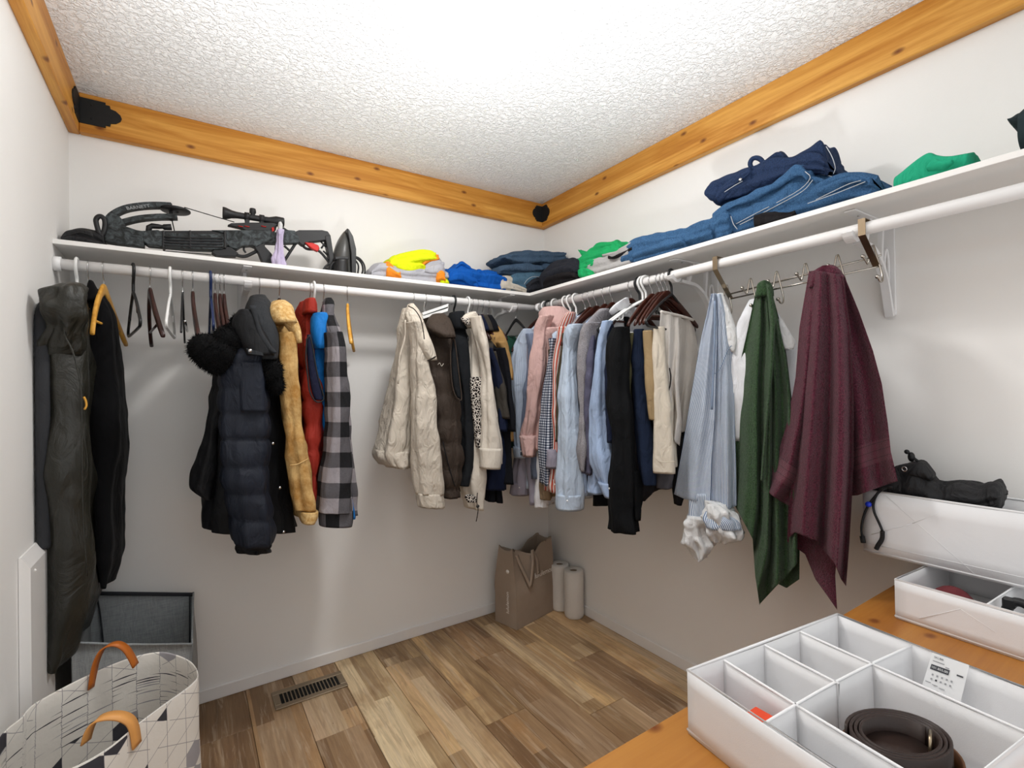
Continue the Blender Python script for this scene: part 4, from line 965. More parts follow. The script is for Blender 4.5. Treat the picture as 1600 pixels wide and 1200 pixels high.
sheet('back_leg', [(1046, 489), (1064, 494), (1083, 500)], [(1083, 500), (1090, 540), (1088, 590), (1082, 640), (1078, 672)], [(1054, 640), (1064, 676), (1078, 672)], [(1046, 489), (1048, 540), (1050, 600), (1054, 640)], FAB['stone_pant'], t, ('y', yv+.02), lambda s, q: .020*np.cos(s*13+1+q*1.5)*(.25+q), 40, 60, .012, .006, 364)
tube_px('pocket_edge', [(1046, 575), (1048, 588), (1047, 602), (1044, 612)], .0025, FAB['piping'], t, ('y', yv-.036))
tube_px('waist_fold', [(1033, 487), (1047, 490), (1064, 494), (1083, 500)], .006, FAB['stone_pant'], t, ('y', yv))
pants('black trousers with small white tag behind the stone trousers', 1046, 'black_cot', [(672, 1054, 1066), (690, 1049, 1070), (720, 1050, 1070), (760, 1052, 1070), (787, 1054, 1066)], -.24, 371)
pants('grey trouser hems showing under the cream trousers', 1033, 'grey_pant', [(700, 1024, 1052), (740, 1025, 1053), (762, 1028, 1050)], -.30, 376)

# ------------------------------------------------------------------ hook rack on the right rod
def rk(i): return np.array([-.2, -1.372-.0935*i, 1.642+.0062*i])
t = thing('hook_rack', 'brushed metal over-door hook rack hung on the right rod', 'rack', (-.27, -1.6, 1.64))
for y, zz in ((-1.391, 1.616), (-1.850, 1.636)):
    pts = [(-.246, 1.728), (-.2465, 1.7575), (-.2935, 1.7585), (-.2935, 1.7135), (-.2, zz)]
    V = []; 
    for j, (x, z) in enumerate(pts):
        for dy in (-.009, .009):
            for dn in (0, .0022): V.append((x-(dn if 1 < j < 4 else 0), y+dy, z+(dn if j in (1, 2) else 0)+(dn if j == 4 else 0)))
    Fc = []
    for j in range(len(pts)-1):
        a, b = 4*j, 4*j+4; Fc += [(a, a+2, b+2, b), (a+1, b+1, b+3, a+3), (a, b, b+1, a+1), (a+2, a+3, b+3, b+2)]
    Fc += [(0, 1, 3, 2), (16, 18, 19, 17)]
    obj('strap', V, Fc, M_NICKEL, t, smooth=False)
obj('rail_wire', *g_cyl((-.2, -1.385, 1.635), (-.2, -1.862, 1.668), .0030, 8), M_NICKELW, t)
obj('rail_wire', *g_cyl((-.2, -1.385, 1.617), (-.2, -1.862, 1.637), .0030, 8), M_NICKELW, t)
for i in range(6):
    b = rk(i); q = lambda u, w, z: b+np.array([-u, -w, z])
    h = obj('hook', *g_tube([q(.030, -.012, -.005), q(.016, -.010, -.018), q(.006, -.008, -.022), q(.001, -.002, .02), q(.0, .002, .028), q(.001, .006, .02), q(.004, .018, -.03), q(.008, .026, -.062), q(.018, .030, -.082), q(.032, .030, -.086), q(.045, .028, -.074)], .0028, 8, smooth=60), M_NICKELW, t)
    obj('ball_tip', *g_sphere(q(.030, -.012, -.005), .006, 12, 8), M_NICKELW, h)
    obj('ball_tip', *g_sphere(q(.045, .028, -.074), .006, 12, 8), M_NICKELW, h)

# blue pinstripe shirt on the first hook
t = thing('pinstripe_shirt', 'blue pinstriped shirt with white rolled cuffs hung on the rack by its collar', 'shirt', (-.25, -1.36, 1.1))
sheet('shirt_panel', [(1111, 459), (1119, 458)], [(1119, 458), (1121, 500), (1119, 570), (1117, 650), (1112, 720), (1110, 786)], [(1053, 772), (1070, 780), (1090, 783), (1110, 786)], [(1111, 459), (1104, 492), (1096, 525), (1088, 570), (1079, 622), (1066, 700), (1053, 772)], FAB['blue_pin'], t, ('x', -.27), lambda s, q: .03*np.sin(np.pi*s)*(.3+q)+.008*np.cos(s*11+q), 36, 70, .008, .002, 401)
sheet('shirt_panel', [(1116, 459), (1128, 459)], [(1128, 459), (1137, 490), (1144, 540), (1147, 600), (1148, 660), (1150, 720), (1151, 790)], [(1110, 790), (1122, 796), (1138, 796), (1151, 790)], [(1116, 459), (1117, 500), (1118, 560), (1115, 640), (1112, 720), (1110, 790)], FAB['blue_pin'], t, ('x', -.26), lambda s, q: .012*np.cos(s*9+1)*(.2+q)+.02*np.sin(np.pi*s), 36, 70, .008, .002, 402)
sheet('shirt_back', [(1122, 462), (1130, 462)], [(1130, 462), (1144, 520), (1150, 600), (1150, 740)], [(1120, 760), (1150, 740)], [(1122, 462), (1120, 560), (1118, 660), (1120, 760)], FAB['blue_pin_in'], t, ('x', -.22), lambda s, q: .01*np.cos(s*7), 20, 40, .01)
cloth('collar', [(459, 1120, 1130), (475, 1124, 1136), (495, 1128, 1143), (515, 1132, 1149), (535, 1137, 1151), (550, 1143, 1149)], FAB['white_in'], t, plane=('x', -.25), depth=.018, wr=.003, seed=405, ex=3)
tube_px('button_placket', [(1117, 470), (1117, 520), (1115, 580), (1112, 640)], .004, FAB['blue_pin_in'], t, ('x', -.30))
tube_px('shoulder_seam', [(1113, 585), (1124, 578), (1137, 548), (1143, 540)], .0016, FAB['blue_pin_in'], t, ('x', -.285))
slv('hanging_sleeve', [(770, 1080, 1112), (795, 1079, 1108), (815, 1078, 1106)], FAB['blue_pin_in'], t, v=-.27, depth=.03, seed=407)
cloth('rolled_cuff', [(806, 1078, 1098), (818, 1073, 1104), (835, 1073, 1110), (852, 1075, 1117), (866, 1082, 1106), (873, 1086, 1096)], FAB['white_in'], t, plane=('x', -.29), depth=.04, wr=.016, wsc=55, folds=((.03, .009),), seed=408, n=56, res=.006)
cloth('rolled_cuff', [(785, 1104, 1128), (800, 1103, 1146), (815, 1101, 1157), (830, 1102, 1155), (845, 1108, 1140)], FAB['white_in'], t, plane=('x', -.29), depth=.045, wr=.016, wsc=55, folds=((.03, .009),), seed=409, n=56, res=.006)
cloth('cuff_knot', [(800, 1102, 1130), (812, 1100, 1150), (826, 1106, 1157)], FAB['blue_pin'], t, plane=('x', -.315), depth=.03, wr=.010, wsc=50, seed=410)
# white shirt behind the green towel
t = thing('white_shirt', 'white shirt hanging on the rack behind the green towel', 'shirt', (-.2, -1.5, 1.2))
cloth('shirt_body', [(468, 1176, 1190), (490, 1164, 1212), (515, 1154, 1228), (540, 1148, 1243), (580, 1146, 1243), (630, 1144, 1242), (690, 1150, 1240)], FAB['white_cot'], t, plane=('x', -.19), depth=.035, wr=.008, folds=((.08, .008),), seed=415, hem=True)
cloth('collar_flap', [(498, 1216, 1222), (515, 1216, 1232), (535, 1220, 1243), (546, 1226, 1240)], FAB['white_in'], t, plane=('x', -.235), depth=.012, seed=416)
# green towel
t = thing('green_towel', 'dark green terry towel hanging on the rack', 'towel', (-.25, -1.5, .9))
GP = ('x', -.26)
fold = lambda k, ph, a: (lambda s, q: a*(.25+.75*q)*np.cos(2*np.pi*k*s+ph+.6*q))
sheet('towel_back', [(1192, 446), (1204, 448)], [(1204, 448), (1218, 500), (1229, 555), (1238, 630), (1246, 720), (1250, 800), (1249, 905)], [(1180, 900), (1215, 912), (1229, 919), (1249, 905)], [(1192, 446), (1190, 600), (1184, 760), (1180, 900)], M_GREEN_T, t, ('x', -.22), fold(1.5, 2, .02), 40, 80, .012)
sheet('towel_panel', [(1184, 443), (1198, 443)], [(1198, 443), (1206, 520), (1208, 640), (1208, 760), (1204, 880), (1187, 946)], [(1142, 778), (1158, 808), (1176, 842), (1180, 900), (1187, 946)], [(1184, 443), (1176, 478), (1169, 512), (1158, 560), (1151, 612), (1147, 700), (1142, 778)], M_GREEN_T, t, GP, lambda s, q: .034*(.35+.65*q)*np.cos(2*np.pi*1.9*s+2.2+.5*q)+.01*np.cos(2*np.pi*4.3*s+1)*q+.02*np.sin(np.pi*s), 80, 120, .014, .003, 431)
sheet('towel_panel', [(1190, 443), (1205, 447)], [(1205, 447), (1216, 500), (1228, 556), (1235, 612), (1240, 700), (1246, 800), (1246, 880)], [(1187, 944), (1200, 930), (1214, 915), (1232, 898), (1246, 880)], [(1190, 443), (1196, 560), (1192, 700), (1189, 830), (1187, 944)], M_GREEN_T, t, ('x', -.25), lambda s, q: .026*(.35+.65*q)*np.cos(2*np.pi*2.1*s+.4)+.01, 70, 120, .014, .003, 432)
sheet('towel_edge', [(1197, 443), (1204, 446)], [(1204, 446), (1212, 500), (1208, 580), (1200, 660), (1192, 752)], [(1188, 750), (1192, 752)], [(1197, 443), (1203, 510), (1200, 590), (1194, 670), (1188, 750)], M_GREEN_T, t, ('x', -.305), lambda s, q: .01*np.sin(np.pi*s), 12, 70, .012)
# maroon towel
cloth('towel_top', [(440, 1189, 1199), (443, 1185, 1203), (450, 1183, 1206), (464, 1181, 1209)], M_GREEN_T, t, plane=('x', -.265), depth=.025, wr=.002, folds=((.025, .004),), seed=433, res=.006)
t = thing('maroon_towel', 'large maroon bath towel hanging on the rack', 'towel', (-.25, -1.72, .9))
sheet('towel_back', [(1268, 424), (1318, 428)], [(1318, 428), (1342, 486), (1364, 548), (1378, 600), (1387, 660), (1392, 706), (1403, 752)], [(1310, 776), (1340, 774), (1372, 762), (1403, 752)], [(1268, 424), (1290, 540), (1305, 660), (1310, 776)], M_MAROON_R, t, ('x', -.24), lambda s, q: .022*(.2+.8*q)*np.cos(2*np.pi*1.8*s+1.2), 60, 100, .014, .003, 435, nuv=True)
sheet('towel_panel', [(1264, 424), (1290, 420)], [(1290, 420), (1288, 520), (1276, 640), (1262, 760), (1232, 790)], [(1194, 762), (1206, 774), (1219, 783), (1232, 790)], [(1264, 424), (1256, 470), (1249, 512), (1243, 590), (1230, 660), (1216, 706), (1194, 762)], M_MAROON_L, t, ('x', -.28), lambda s, q: .035*(.25+.75*q)*np.cos(2*np.pi*1.2*s+3.2)+.01, 70, 100, .014, .003, 436, nuv=True)
sheet('towel_flap', [(1240, 700), (1322, 720)], [(1322, 720), (1316, 800), (1308, 860), (1305, 900), (1308, 953)], [(1230, 846), (1258, 866), (1274, 905), (1292, 930), (1308, 953)], [(1240, 700), (1232, 780), (1230, 846)], M_MAROON_T, t, ('x', -.25), fold(.8, 1.0, .02), 50, 70, .014)
sheet('towel_panel', [(1272, 422), (1318, 430)], [(1318, 430), (1330, 520), (1334, 620), (1334, 720), (1330, 800), (1327, 850), (1322, 916)], [(1230, 843), (1242, 832), (1258, 838), (1276, 845), (1292, 866), (1304, 880), (1314, 905), (1322, 916)], [(1272, 422), (1264, 500), (1250, 620), (1240, 720), (1232, 800), (1230, 843)], M_MAROON_T, t, ('x', -.30), lambda s, q: .040*(.3+.7*q)*np.cos(2*np.pi*2.1*s+3.4-.4*q)+.010*np.cos(2*np.pi*4.7*s+q)*q+.015, 90, 120, .014, .003, 434)
cloth('towel_top', [(417, 1280, 1302), (422, 1270, 1312), (434, 1264, 1319), (448, 1264, 1318)], M_MAROON_T, t, plane=('x', -.27), depth=.03, wr=.004, folds=((.05, .006),), seed=420)

# ================================================================== ON THE SHELVES
YB, XR = ('y', -.16), ('x', -.16)
def heap(name, cols, mt, parent, plane, depth=.09, rest=None, **k):
    kw = dict(ex=2.9, n=64, wr=.0065, wsc=30, folds=((.055, .008), (.026, .005)), res=.006)
    if mt in (FAB['teal_cloth'], FAB['dark_teal']): kw.update(wr=.003, folds=((.06, .003),)); kw.update(k)
    return cloth(name, cols, mt, parent, plane=plane, depth=depth, horiz=True, rest=rest, **kw)
ST = SHELF_T+.001
def shelf_thing(name, label, cat, px, py, plane, group=None):
    p = at(px, py, *plane); return thing(name, label, cat, (p[0], p[1], SHELF_T), 0, group)
GS = 'folded clothes on the shelves'
t = shelf_thing('black_pouch', 'flat black pouch at the left end of the back shelf', 'pouch', 128, 368, YB)
heap('pouch_body', [(100, 374, 380), (108, 364, 380), (122, 360, 380), (140, 364, 380), (156, 371, 382), (165, 377, 383)], FAB['black_bag'], t, YB, .06, ST, seed=500, folds=())
tube_px('pouch_zip', [(112, 366), (125, 363), (145, 369)], .0022, M_IRON, t, ('y', -.215))
# hi-vis vest
t = shelf_thing('safety_vest', 'bundled high-visibility vest in yellow, orange and grey', 'vest', 640, 420, YB, GS)
heap('reflective_band', [(571, 428, 440), (580, 419, 440), (590, 416, 440), (601, 418, 442), (620, 424, 444), (650, 424, 446), (672, 424, 448), (688, 428, 450)], FAB['hivis_grey'], t, YB, .10, ST, seed=501)
heap('orange_trim', [(596, 415, 440), (602, 413, 440), (612, 422, 442), (618, 430, 444)], FAB['hivis_orange'], t, ('y', -.19), .075, ST, seed=502)
heap('yellow_mesh', [(600, 412, 428), (608, 404, 430), (618, 401, 428), (632, 398, 424), (648, 395, 420), (660, 397, 418), (670, 402, 414)], FAB['hivis'], t, YB, .09, seed=503)
heap('yellow_roll', [(613, 416, 424), (622, 409, 427), (636, 410, 428), (650, 413, 426), (657, 418, 424)], FAB['hivis'], t, ('y', -.20), .06, seed=504)
heap('yellow_roll', [(602, 420, 434), (610, 419, 432), (622, 424, 430)], FAB['hivis'], t, ('y', -.21), .05, seed=505)
heap('orange_trim', [(654, 414, 420), (662, 406, 416), (672, 402, 412), (680, 403, 410)], FAB['hivis_orange'], t, ('y', -.20), .05, seed=506)
heap('reflective_band', [(656, 420, 432), (664, 413, 438), (674, 407, 441), (681, 408, 440), (687, 414, 440)], FAB['hivis_grey'], t, ('y', -.20), .06, seed=507, folds=())
heap('orange_trim', [(677, 426, 444), (682, 420, 446), (687, 418, 446), (689, 424, 446)], FAB['hivis_orange'], t, ('y', -.225), .045, ST, seed=508)
heap('yellow_tail', [(684, 436, 446), (690, 434, 446), (699, 441, 447)], FAB['hivis'], t, ('y', -.235), .03, ST, seed=509)
# royal blue garment
t = shelf_thing('blue_sweatshirt', 'crumpled royal blue sweatshirt on the back shelf', 'sweatshirt', 730, 430, YB, GS)
heap('main_fold', [(688, 432, 446), (693, 423, 448), (704, 420, 450), (722, 423, 452), (740, 428, 452), (758, 429, 454), (772, 430, 456), (778, 434, 456)], FAB['royal'], t, YB, .09, ST, seed=511, wr=.010, folds=((.04, .006),))
heap('raised_fold', [(703, 421, 428), (711, 414, 427), (716, 411, 426), (722, 415, 428), (730, 424, 431)], FAB['royal'], t, ('y', -.17), .05, seed=512)
heap('front_roll', [(697, 434, 442), (706, 427, 440), (718, 428, 438), (732, 434, 446), (742, 440, 450)], FAB['royal'], t, ('y', -.225), .045, seed=513)
heap('raised_fold', [(736, 430, 434), (744, 423, 434), (752, 429, 435)], FAB['royal'], t, ('y', -.17), .04, seed=514)
t = shelf_thing('cloth_bundle', 'crumpled off-white bundle between the blue sweatshirt and the denim stack', 'bundle', 795, 440, YB, GS)
heap('cloth_body', [(774, 440, 456), (780, 433, 456), (792, 436, 458), (804, 443, 459), (812, 450, 460)], FAB['off_white'], t, ('y', -.19), .07, ST, seed=515, wr=.010, wsc=45)
# denim stack at the corner
def jeans(label, key, pieces, plane, px, py, name='jeans', cat='jeans', stitch=None):
    t = shelf_thing(name, label, cat, px, py, plane, GS)
    for nm, cols, pl, dp, rest, sd in pieces: heap(nm, cols, FAB[key], t, pl, dp, rest, seed=sd)
    for pl, pts in (stitch or []): tube_px('stitching', pts, .0012, FAB['stitch'], t, pl, smooth=16, n=5)
    return t
jeans('folded teal-blue jeans third from the top of the corner stack', 'denim_teal', [('folded_leg', [(788, 434, 450), (798, 427, 456), (820, 426, 458), (840, 428, 460), (858, 420, 455), (874, 415, 440)], ('y', -.17), .09, ST, 521)], YB, 830, 440)
jeans('folded ink-blue jeans with white stitching at the front of the corner stack', 'denim_ink', [('folded_leg', [(818, 446, 460), (828, 436, 462), (842, 432, 462), (862, 428, 456), (885, 420, 450), (905, 416, 444)], ('y', -.235), .045, ST, 522)], YB, 850, 445, stitch=[(('y', -.285), [(819, 444), (824, 437), (834, 432), (852, 434), (868, 430)])])
jeans('folded slate blue jeans second from the top of the corner stack', 'denim_slate', [('folded_leg', [(770, 425, 431), (776, 419, 432), (792, 417, 433), (815, 419, 433), (834, 420, 431)], ('y', -.17), .09, None, 523), ('folded_leg', [(828, 424, 430), (838, 414, 430), (855, 409, 428), (870, 407, 422), (884, 410, 417)], ('y', -.15), .09, None, 524)], YB, 820, 420)
jeans('folded slate blue jeans on top of the corner stack', 'denim_slate', [('folded_leg', [(774, 405, 408), (782, 402, 414), (796, 398, 419), (815, 397, 419), (840, 399, 416), (862, 400, 413), (868, 400, 410)], ('y', -.16), .10, None, 525), ('hem_tip', [(856, 402, 412), (866, 400, 408), (875, 399, 404)], ('y', -.16), .05, None, 526)], YB, 820, 405)
jeans('dark charcoal garment filling the shelf corner', 'denim_ink', [('main_fold', [(868, 424, 446), (882, 413, 446), (898, 406, 440), (912, 405, 434), (922, 408, 430)], ('x', -.20), .10, ST, 527)], XR, 890, 425, 'sweater', 'sweater')
jeans('black knit lying at the front of the shelf corner', 'black_cot', [('main_fold', [(856, 440, 452), (866, 432, 450), (882, 428, 446), (900, 428, 440), (906, 432, 438)], ('x', -.285), .03, ST, 528)], XR, 880, 440, 'black_sweater', 'sweater')
# right shelf
t = shelf_thing('green_shirt', 'crumpled kelly green T-shirt near the shelf corner', 'T-shirt', 940, 405, XR, GS)
heap('main_fold', [(910, 412, 430), (918, 402, 434), (930, 396, 432), (945, 392, 426), (960, 388, 420), (975, 386, 412), (982, 391, 406)], FAB['kelly'], t, ('x', -.18), .09, ST, seed=531, wr=.010, folds=((.035, .006),))
heap('upper_roll', [(928, 394, 406), (940, 384, 402), (955, 379, 396), (970, 379, 392), (980, 387, 392)], FAB['kelly'], t, ('x', -.17), .06, seed=532, wr=.008)
heap('sleeve_tip', [(909, 389, 394), (914, 392, 400), (924, 399, 408), (934, 404, 412)], FAB['kelly'], t, ('x', -.22), .03, seed=533)
heap('front_roll', [(915, 412, 424), (926, 404, 422), (938, 406, 414)], FAB['kelly'], t, ('x', -.25), .04, seed=534)
heap('hanging_tail', [(911, 422, 432), (920, 418, 432), (932, 424, 430)], FAB['kelly'], t, ('x', -.275), .025, seed=535)
t = jeans('light grey trousers with black waistband lining beside the green T-shirt', 'grey_trs', [('folded_leg', [(930, 416, 428), (945, 406, 424), (965, 400, 418), (985, 392, 412), (1006, 388, 406)], ('x', -.20), .09, ST, 536), ('waistband', [(950, 397, 407), (966, 396, 404), (982, 389, 396), (996, 381, 388)], ('x', -.25), .04, None, 537)], XR, 970, 405, 'grey_trousers', 'trousers')
heap('waistband_lining', [(953, 399, 405), (962, 400, 403.5), (978, 394, 397.5), (990, 387, 390)], FAB['black_cot'], t, ('x', -.285), .012, seed=538, folds=(), wr=.001)
jeans('mid-blue jeans lying flat between the grey trousers and the denim heap', 'denim_mid', [('folded_leg', [(996, 392, 404), (1006, 381, 402), (1024, 372, 396), (1045, 369, 390), (1070, 365, 384), (1095, 360, 378), (1118, 352, 372), (1138, 345, 366)], ('x', -.19), .10, ST, 541), ('under_fold', [(1000, 396, 404), (1018, 390, 400), (1050, 380, 390), (1080, 374, 382)], ('x', -.26), .05, ST, 542)], XR, 1060, 380)
jeans('lowest mid-blue jeans trailing right out of the denim heap', 'denim_mid', [('trailing_leg', [(1205, 322, 345), (1245, 312, 332), (1290, 298, 322), (1318, 286, 314), (1342, 279, 307), (1362, 281, 301), (1386, 290, 296)], ('x', -.19), .11, ST, 543), ('pocket_flap', [(1290, 296, 312), (1320, 284, 298), (1345, 280, 292), (1365, 286, 292)], ('x', -.26), .05, None, 544)], XR, 1300, 300,
      stitch=[(('x', -.315), [(1275, 312), (1300, 300), (1325, 288), (1345, 282)]), (('x', -.315), [(1262, 318), (1290, 308), (1312, 300), (1352, 284)])])
t = jeans('mid-blue jeans with double seam in the middle of the denim heap', 'denim_mid', [('folded_leg', [(1137, 334, 362), (1150, 322, 360), (1175, 312, 354), (1205, 300, 346), (1235, 288, 336), (1258, 270, 326), (1275, 270, 320), (1300, 282, 312), (1312, 288, 306)], ('x', -.19), .10, ST, 545), ('bent_knee', [(1150, 324, 336), (1185, 306, 322), (1220, 290, 306), (1250, 270, 288), (1266, 265, 284), (1276, 272, 292)], ('x', -.24), .06, None, 546), ('waist_end', [(1130, 345, 368), (1140, 336, 364), (1150, 334, 358)], ('x', -.26), .05, ST, 547)], XR, 1220, 320,
      stitch=[(('x', -.305), [(1150, 350), (1180, 334), (1215, 316), (1250, 296), (1266, 278), (1258, 268)]), (('x', -.305), [(1156, 351), (1186, 336), (1220, 318), (1255, 298), (1270, 281)]), (('x', -.315), [(1142, 338), (1146, 350), (1152, 358)])])
t = jeans('dark indigo jeans on top of the denim heap', 'denim_dk', [('folded_leg', [(1124, 306, 312), (1132, 293, 320), (1150, 280, 322), (1175, 268, 318), (1200, 262, 310), (1225, 255, 302), (1250, 254, 292), (1275, 252, 284), (1298, 250, 282), (1310, 262, 280)], ('x', -.18), .09, None, 551), ('upturned_hem', [(1238, 256, 268), (1256, 248, 268), (1275, 236, 270), (1290, 227, 272), (1298, 228, 274), (1305, 250, 276)], ('x', -.18), .06, None, 552), ('fold_ridge', [(1196, 262, 272), (1215, 250, 272), (1228, 244, 266), (1240, 252, 264)], ('x', -.17), .05, None, 553), ('waistband', [(1126, 300, 316), (1140, 288, 304), (1160, 276, 290), (1178, 266, 278)], ('x', -.25), .03, None, 554)], XR, 1210, 290,
      stitch=[(('x', -.285), [(1132, 300), (1146, 291), (1160, 283)]), (('x', -.245), [(1291, 229), (1300, 245), (1305, 262), (1302, 272)]), (('x', -.245), [(1282, 272), (1296, 275), (1308, 278)])])
obj('belt_loop', *g_tube(at([1176, 1172, 1176, 1184, 1191, 1192, 1184], [266, 256, 248, 247, 252, 260, 266], 'x', -.25), .008, 8, True, smooth=30), FAB['denim_dk'], t)
button(1157, 281, ('x', -.29), .006, M_CHROME, t, 'waist_button')
t = jeans('small black cloth under the front of the denim heap', 'black_cot', [('main_fold', [(1186, 338, 350), (1205, 332, 346), (1230, 330, 340), (1244, 330, 336)], ('x', -.29), .025, ST, 556)], XR, 1215, 335, 'black_cloth', 'cloth')
t = jeans('flat teal green cloth alone on the right shelf', 'teal_cloth', [('main_fold', [(1414, 283, 287), (1430, 270, 284), (1450, 254, 278), (1466, 246, 273), (1480, 250, 268), (1500, 251, 262), (1528, 246, 250)], ('x', -.20), .08, ST, 561), ('front_fold', [(1456, 262, 272), (1466, 250, 270), (1482, 256, 266), (1496, 256, 260)], ('x', -.25), .04, None, 562)], XR, 1465, 262, 'teal_cloth', 'cloth')
t = jeans('dark cloth poking into view at the right edge above the right shelf', 'dark_teal', [('main_fold', [(1606, 184, 216), (1625, 168, 220), (1660, 160, 218), (1700, 156, 212), (1740, 166, 204)], ('x', -.20), .10, ST, 565), ('folded_corner', [(1586, 197, 200), (1592, 192, 206), (1602, 186, 212), (1622, 182, 212)], ('x', -.22), .07, None, 566)], XR, 1610, 200, 'dark_cloth', 'cloth')

# ------------------------------------------------------------------ crossbow
CBK = ('y', -.17)
def m_camo():
    n = NT('camo_metal', .6, .1, .3); v = n.coord('World'); f = n.noise(v, 34, 3, .6, 1.5)
    n.color(n.ramp(f, [(.38, '#1b1d1c'), (.5, '#33383a'), (.62, '#484e50')])); return n.m
M_CAMO = m_camo(); M_BLK = plain('black_gun_polymer', '#18181a', .5, bs=.2, bscale=200); M_RED = plain('red_anodised', '#a8221d', .4, .4); M_STRING = plain('bow_string', '#141414', .7); M_TEXTW = plain('pale_grey_print', '#9da0a2', .6)
t = shelf_thing('crossbow', 'dark camouflage crossbow with scope lying on the back shelf', 'crossbow', 330, 390, CBK)
prism_px('riser', [(165, 347), (175, 335), (188, 341), (194, 348), (197, 356), (214, 362), (226, 364), (226, 388), (193, 384), (166, 379), (161, 366)], M_CAMO, t, CBK, .05)
obj('foot_stirrup', *g_tube(at([153, 152, 155, 160, 165, 166, 164, 160, 156], [355, 348, 343, 342, 347, 356, 366, 371, 365], 'y', -.17)+np.array([[0, -.03+.0*i, 0] for i in range(9)]), .008, 10, True, smooth=40), M_BLK, t)
def limb(name, pts, w, h):
    P = crom(at([p[0] for p in pts], [p[1] for p in pts], *CBK), 24); n = len(P); T = np.gradient(P, axis=0); T /= np.linalg.norm(T, axis=1)[:, None]
    Nn = np.stack([-T[:, 2], 0*T[:, 0], T[:, 0]], 1); Y = np.array([0, 1, 0.])
    V = np.stack([P+Nn*h+Y*w, P-Nn*h+Y*w, P-Nn*h-Y*w, P+Nn*h-Y*w], 1).reshape(-1, 3); Fc = [(0, 1, 2, 3), tuple((n-1)*4+j for j in (3, 2, 1, 0))]
    for i in range(n-1): Fc += [(i*4+j, (i+1)*4+j, (i+1)*4+(j+1) % 4, i*4+(j+1) % 4) for j in range(4)]
    return obj(name, V, Fc, M_CAMO, t, smooth=False)
L1 = limb('upper_limb', [(166, 349), (176, 337), (196, 327), (222, 322.5), (246, 321.5), (268, 322.5)], .018, .0095)
limb('lower_limb', [(168, 360), (180, 353), (195, 347.5), (219, 342), (248, 339.5), (277, 339.5)], .018, .0085)
pc = at(216, 323.8, 'y', -.1895); pa = at(204, 325.2, 'y', -.1895); pb = at(230, 322.3, 'y', -.1895); dx = (pb-pa)/np.linalg.norm(pb-pa)
text('limb_lettering', 'BARNETT', .017, Matrix.Translation(Vector(pc)) @ Matrix(((dx[0], -dx[2], 0, 0), (0, 0, -1, 0), (dx[2], dx[0], 0, 0), (0, 0, 0, 1))), M_TEXTW, L1)
cc = at(274, 329, 'y', -.17)
w = obj('cam_wheel', *g_lathe([(.012, -.005), (.046, -.005), (.050, -.002), (.046, 0), (.050, .002), (.046, .005), (.012, .005), (.012, -.005)], cc, 28), M_BLK, t)
obj('cam_axle', *g_cyl(at(266, 318, 'y', -.17), at(268, 345, 'y', -.17), .006, 12), M_BLK, w)
obj('bow_string', *g_tube([at(288, 324, 'y', -.17), at(340, 339.5, 'y', -.17), at(366, 347, 'y', -.17)], .0018, 6), M_STRING, t)
obj('bow_cable', *g_tube([at(269, 345, 'y', -.18), at(273, 363, 'y', -.18)], .0022, 6), M_STRING, t)
obj('bow_cable', *g_tube([at(255, 392, 'y', -.19), at(330, 398, 'y', -.19)], .0018, 6), M_STRING, t)
prism_px('barrel', [(214, 362), (356, 361.5), (356, 368), (224, 367)], M_BLK, t, CBK, .028)
prism_px('fore_end', [(224, 367), (230, 363), (248, 362), (254, 366), (300, 368), (352, 368), (356, 386), (346, 392), (300, 391), (232, 385), (225, 380)], M_CAMO, t, CBK, .055)
for k in range(4):
    y0 = 370+k*4.4; tube_px('grip_rib', [(256, y0), (300, y0+1.5), (348, y0+2.5)], .0035, M_BLK, t, ('y', -.199), smooth=8)
for x in (256, 297, 351): prism_px('barrel_band', [(x-2, 363), (x+2, 363), (x+2, 391), (x-2, 390)], M_BLK, t, CBK, .062)
obj('cocking_knob', *g_tube(at([232, 233, 238, 248, 254, 256, 268], [364, 355, 353, 354, 354.5, 355, 355], 'y', -.17), [.010, .010, .010, .009, .007, .011, .012], 10), M_BLK, t)
prism_px('receiver', [(330, 361.5), (381, 361.5), (424, 361.5), (433, 367), (432, 382), (414, 381), (408, 383), (399, 388), (392, 385), (377, 386), (370, 391), (361, 389), (354, 384), (352, 367)], M_CAMO, t, CBK, .042)
tube_px('trigger_guard', [(356, 386), (363, 393), (371, 399), (383, 400.5), (396, 395), (403, 391)], .007, M_BLK, t, CBK)
tube_px('trigger', [(382, 384), (381, 390), (384, 395)], .004, M_BLK, t, CBK)
prism_px('pistol_grip', [(396, 386), (414, 379), (413, 386), (424, 398), (427, 414), (410, 413), (403, 396)], M_BLK, t, CBK, .035)
prism_px('front_foot', [(340, 384), (360, 388), (372, 397), (368, 402), (340, 402), (330, 396)], M_BLK, t, CBK, .04)
prism_px('scope_rail', [(355, 353), (361, 350), (392, 349), (424, 349), (433, 351), (430, 362), (385, 362), (375, 357.5)], M_BLK, t, CBK, .030)
for x in (372, 382, 408): tube_px('red_mark', [(x, 353), (x+8, 354.5)], .0022, M_RED, t, ('y', -.187), smooth=4)
prism_px('safety_catch', [(424, 356), (428, 354.5), (429, 361), (425, 363)], M_RED, t, ('y', -.187), .01)
zc = at(396, 340.3, *CBK); sx = lambda px: float(at(px, 340.3, *CBK)[0]); kx = 1/345.
sp = [(348, 0), (348, 8.3), (351, 8.3), (354, 7.8), (362, 5.6), (370, 4.6), (385, 4.2), (400, 4.2), (420, 4.4), (427, 6.2), (431, 7.2), (442, 7.0), (443.5, 6.4), (443.5, 0)]
V, Fc = g_lathe([(r*kx, sx(p)) for p, r in sp], (0, 0, 0), 20); V = np.stack([V[:, 2], V[:, 0]+CBK[1], V[:, 1]+zc[2]], 1)
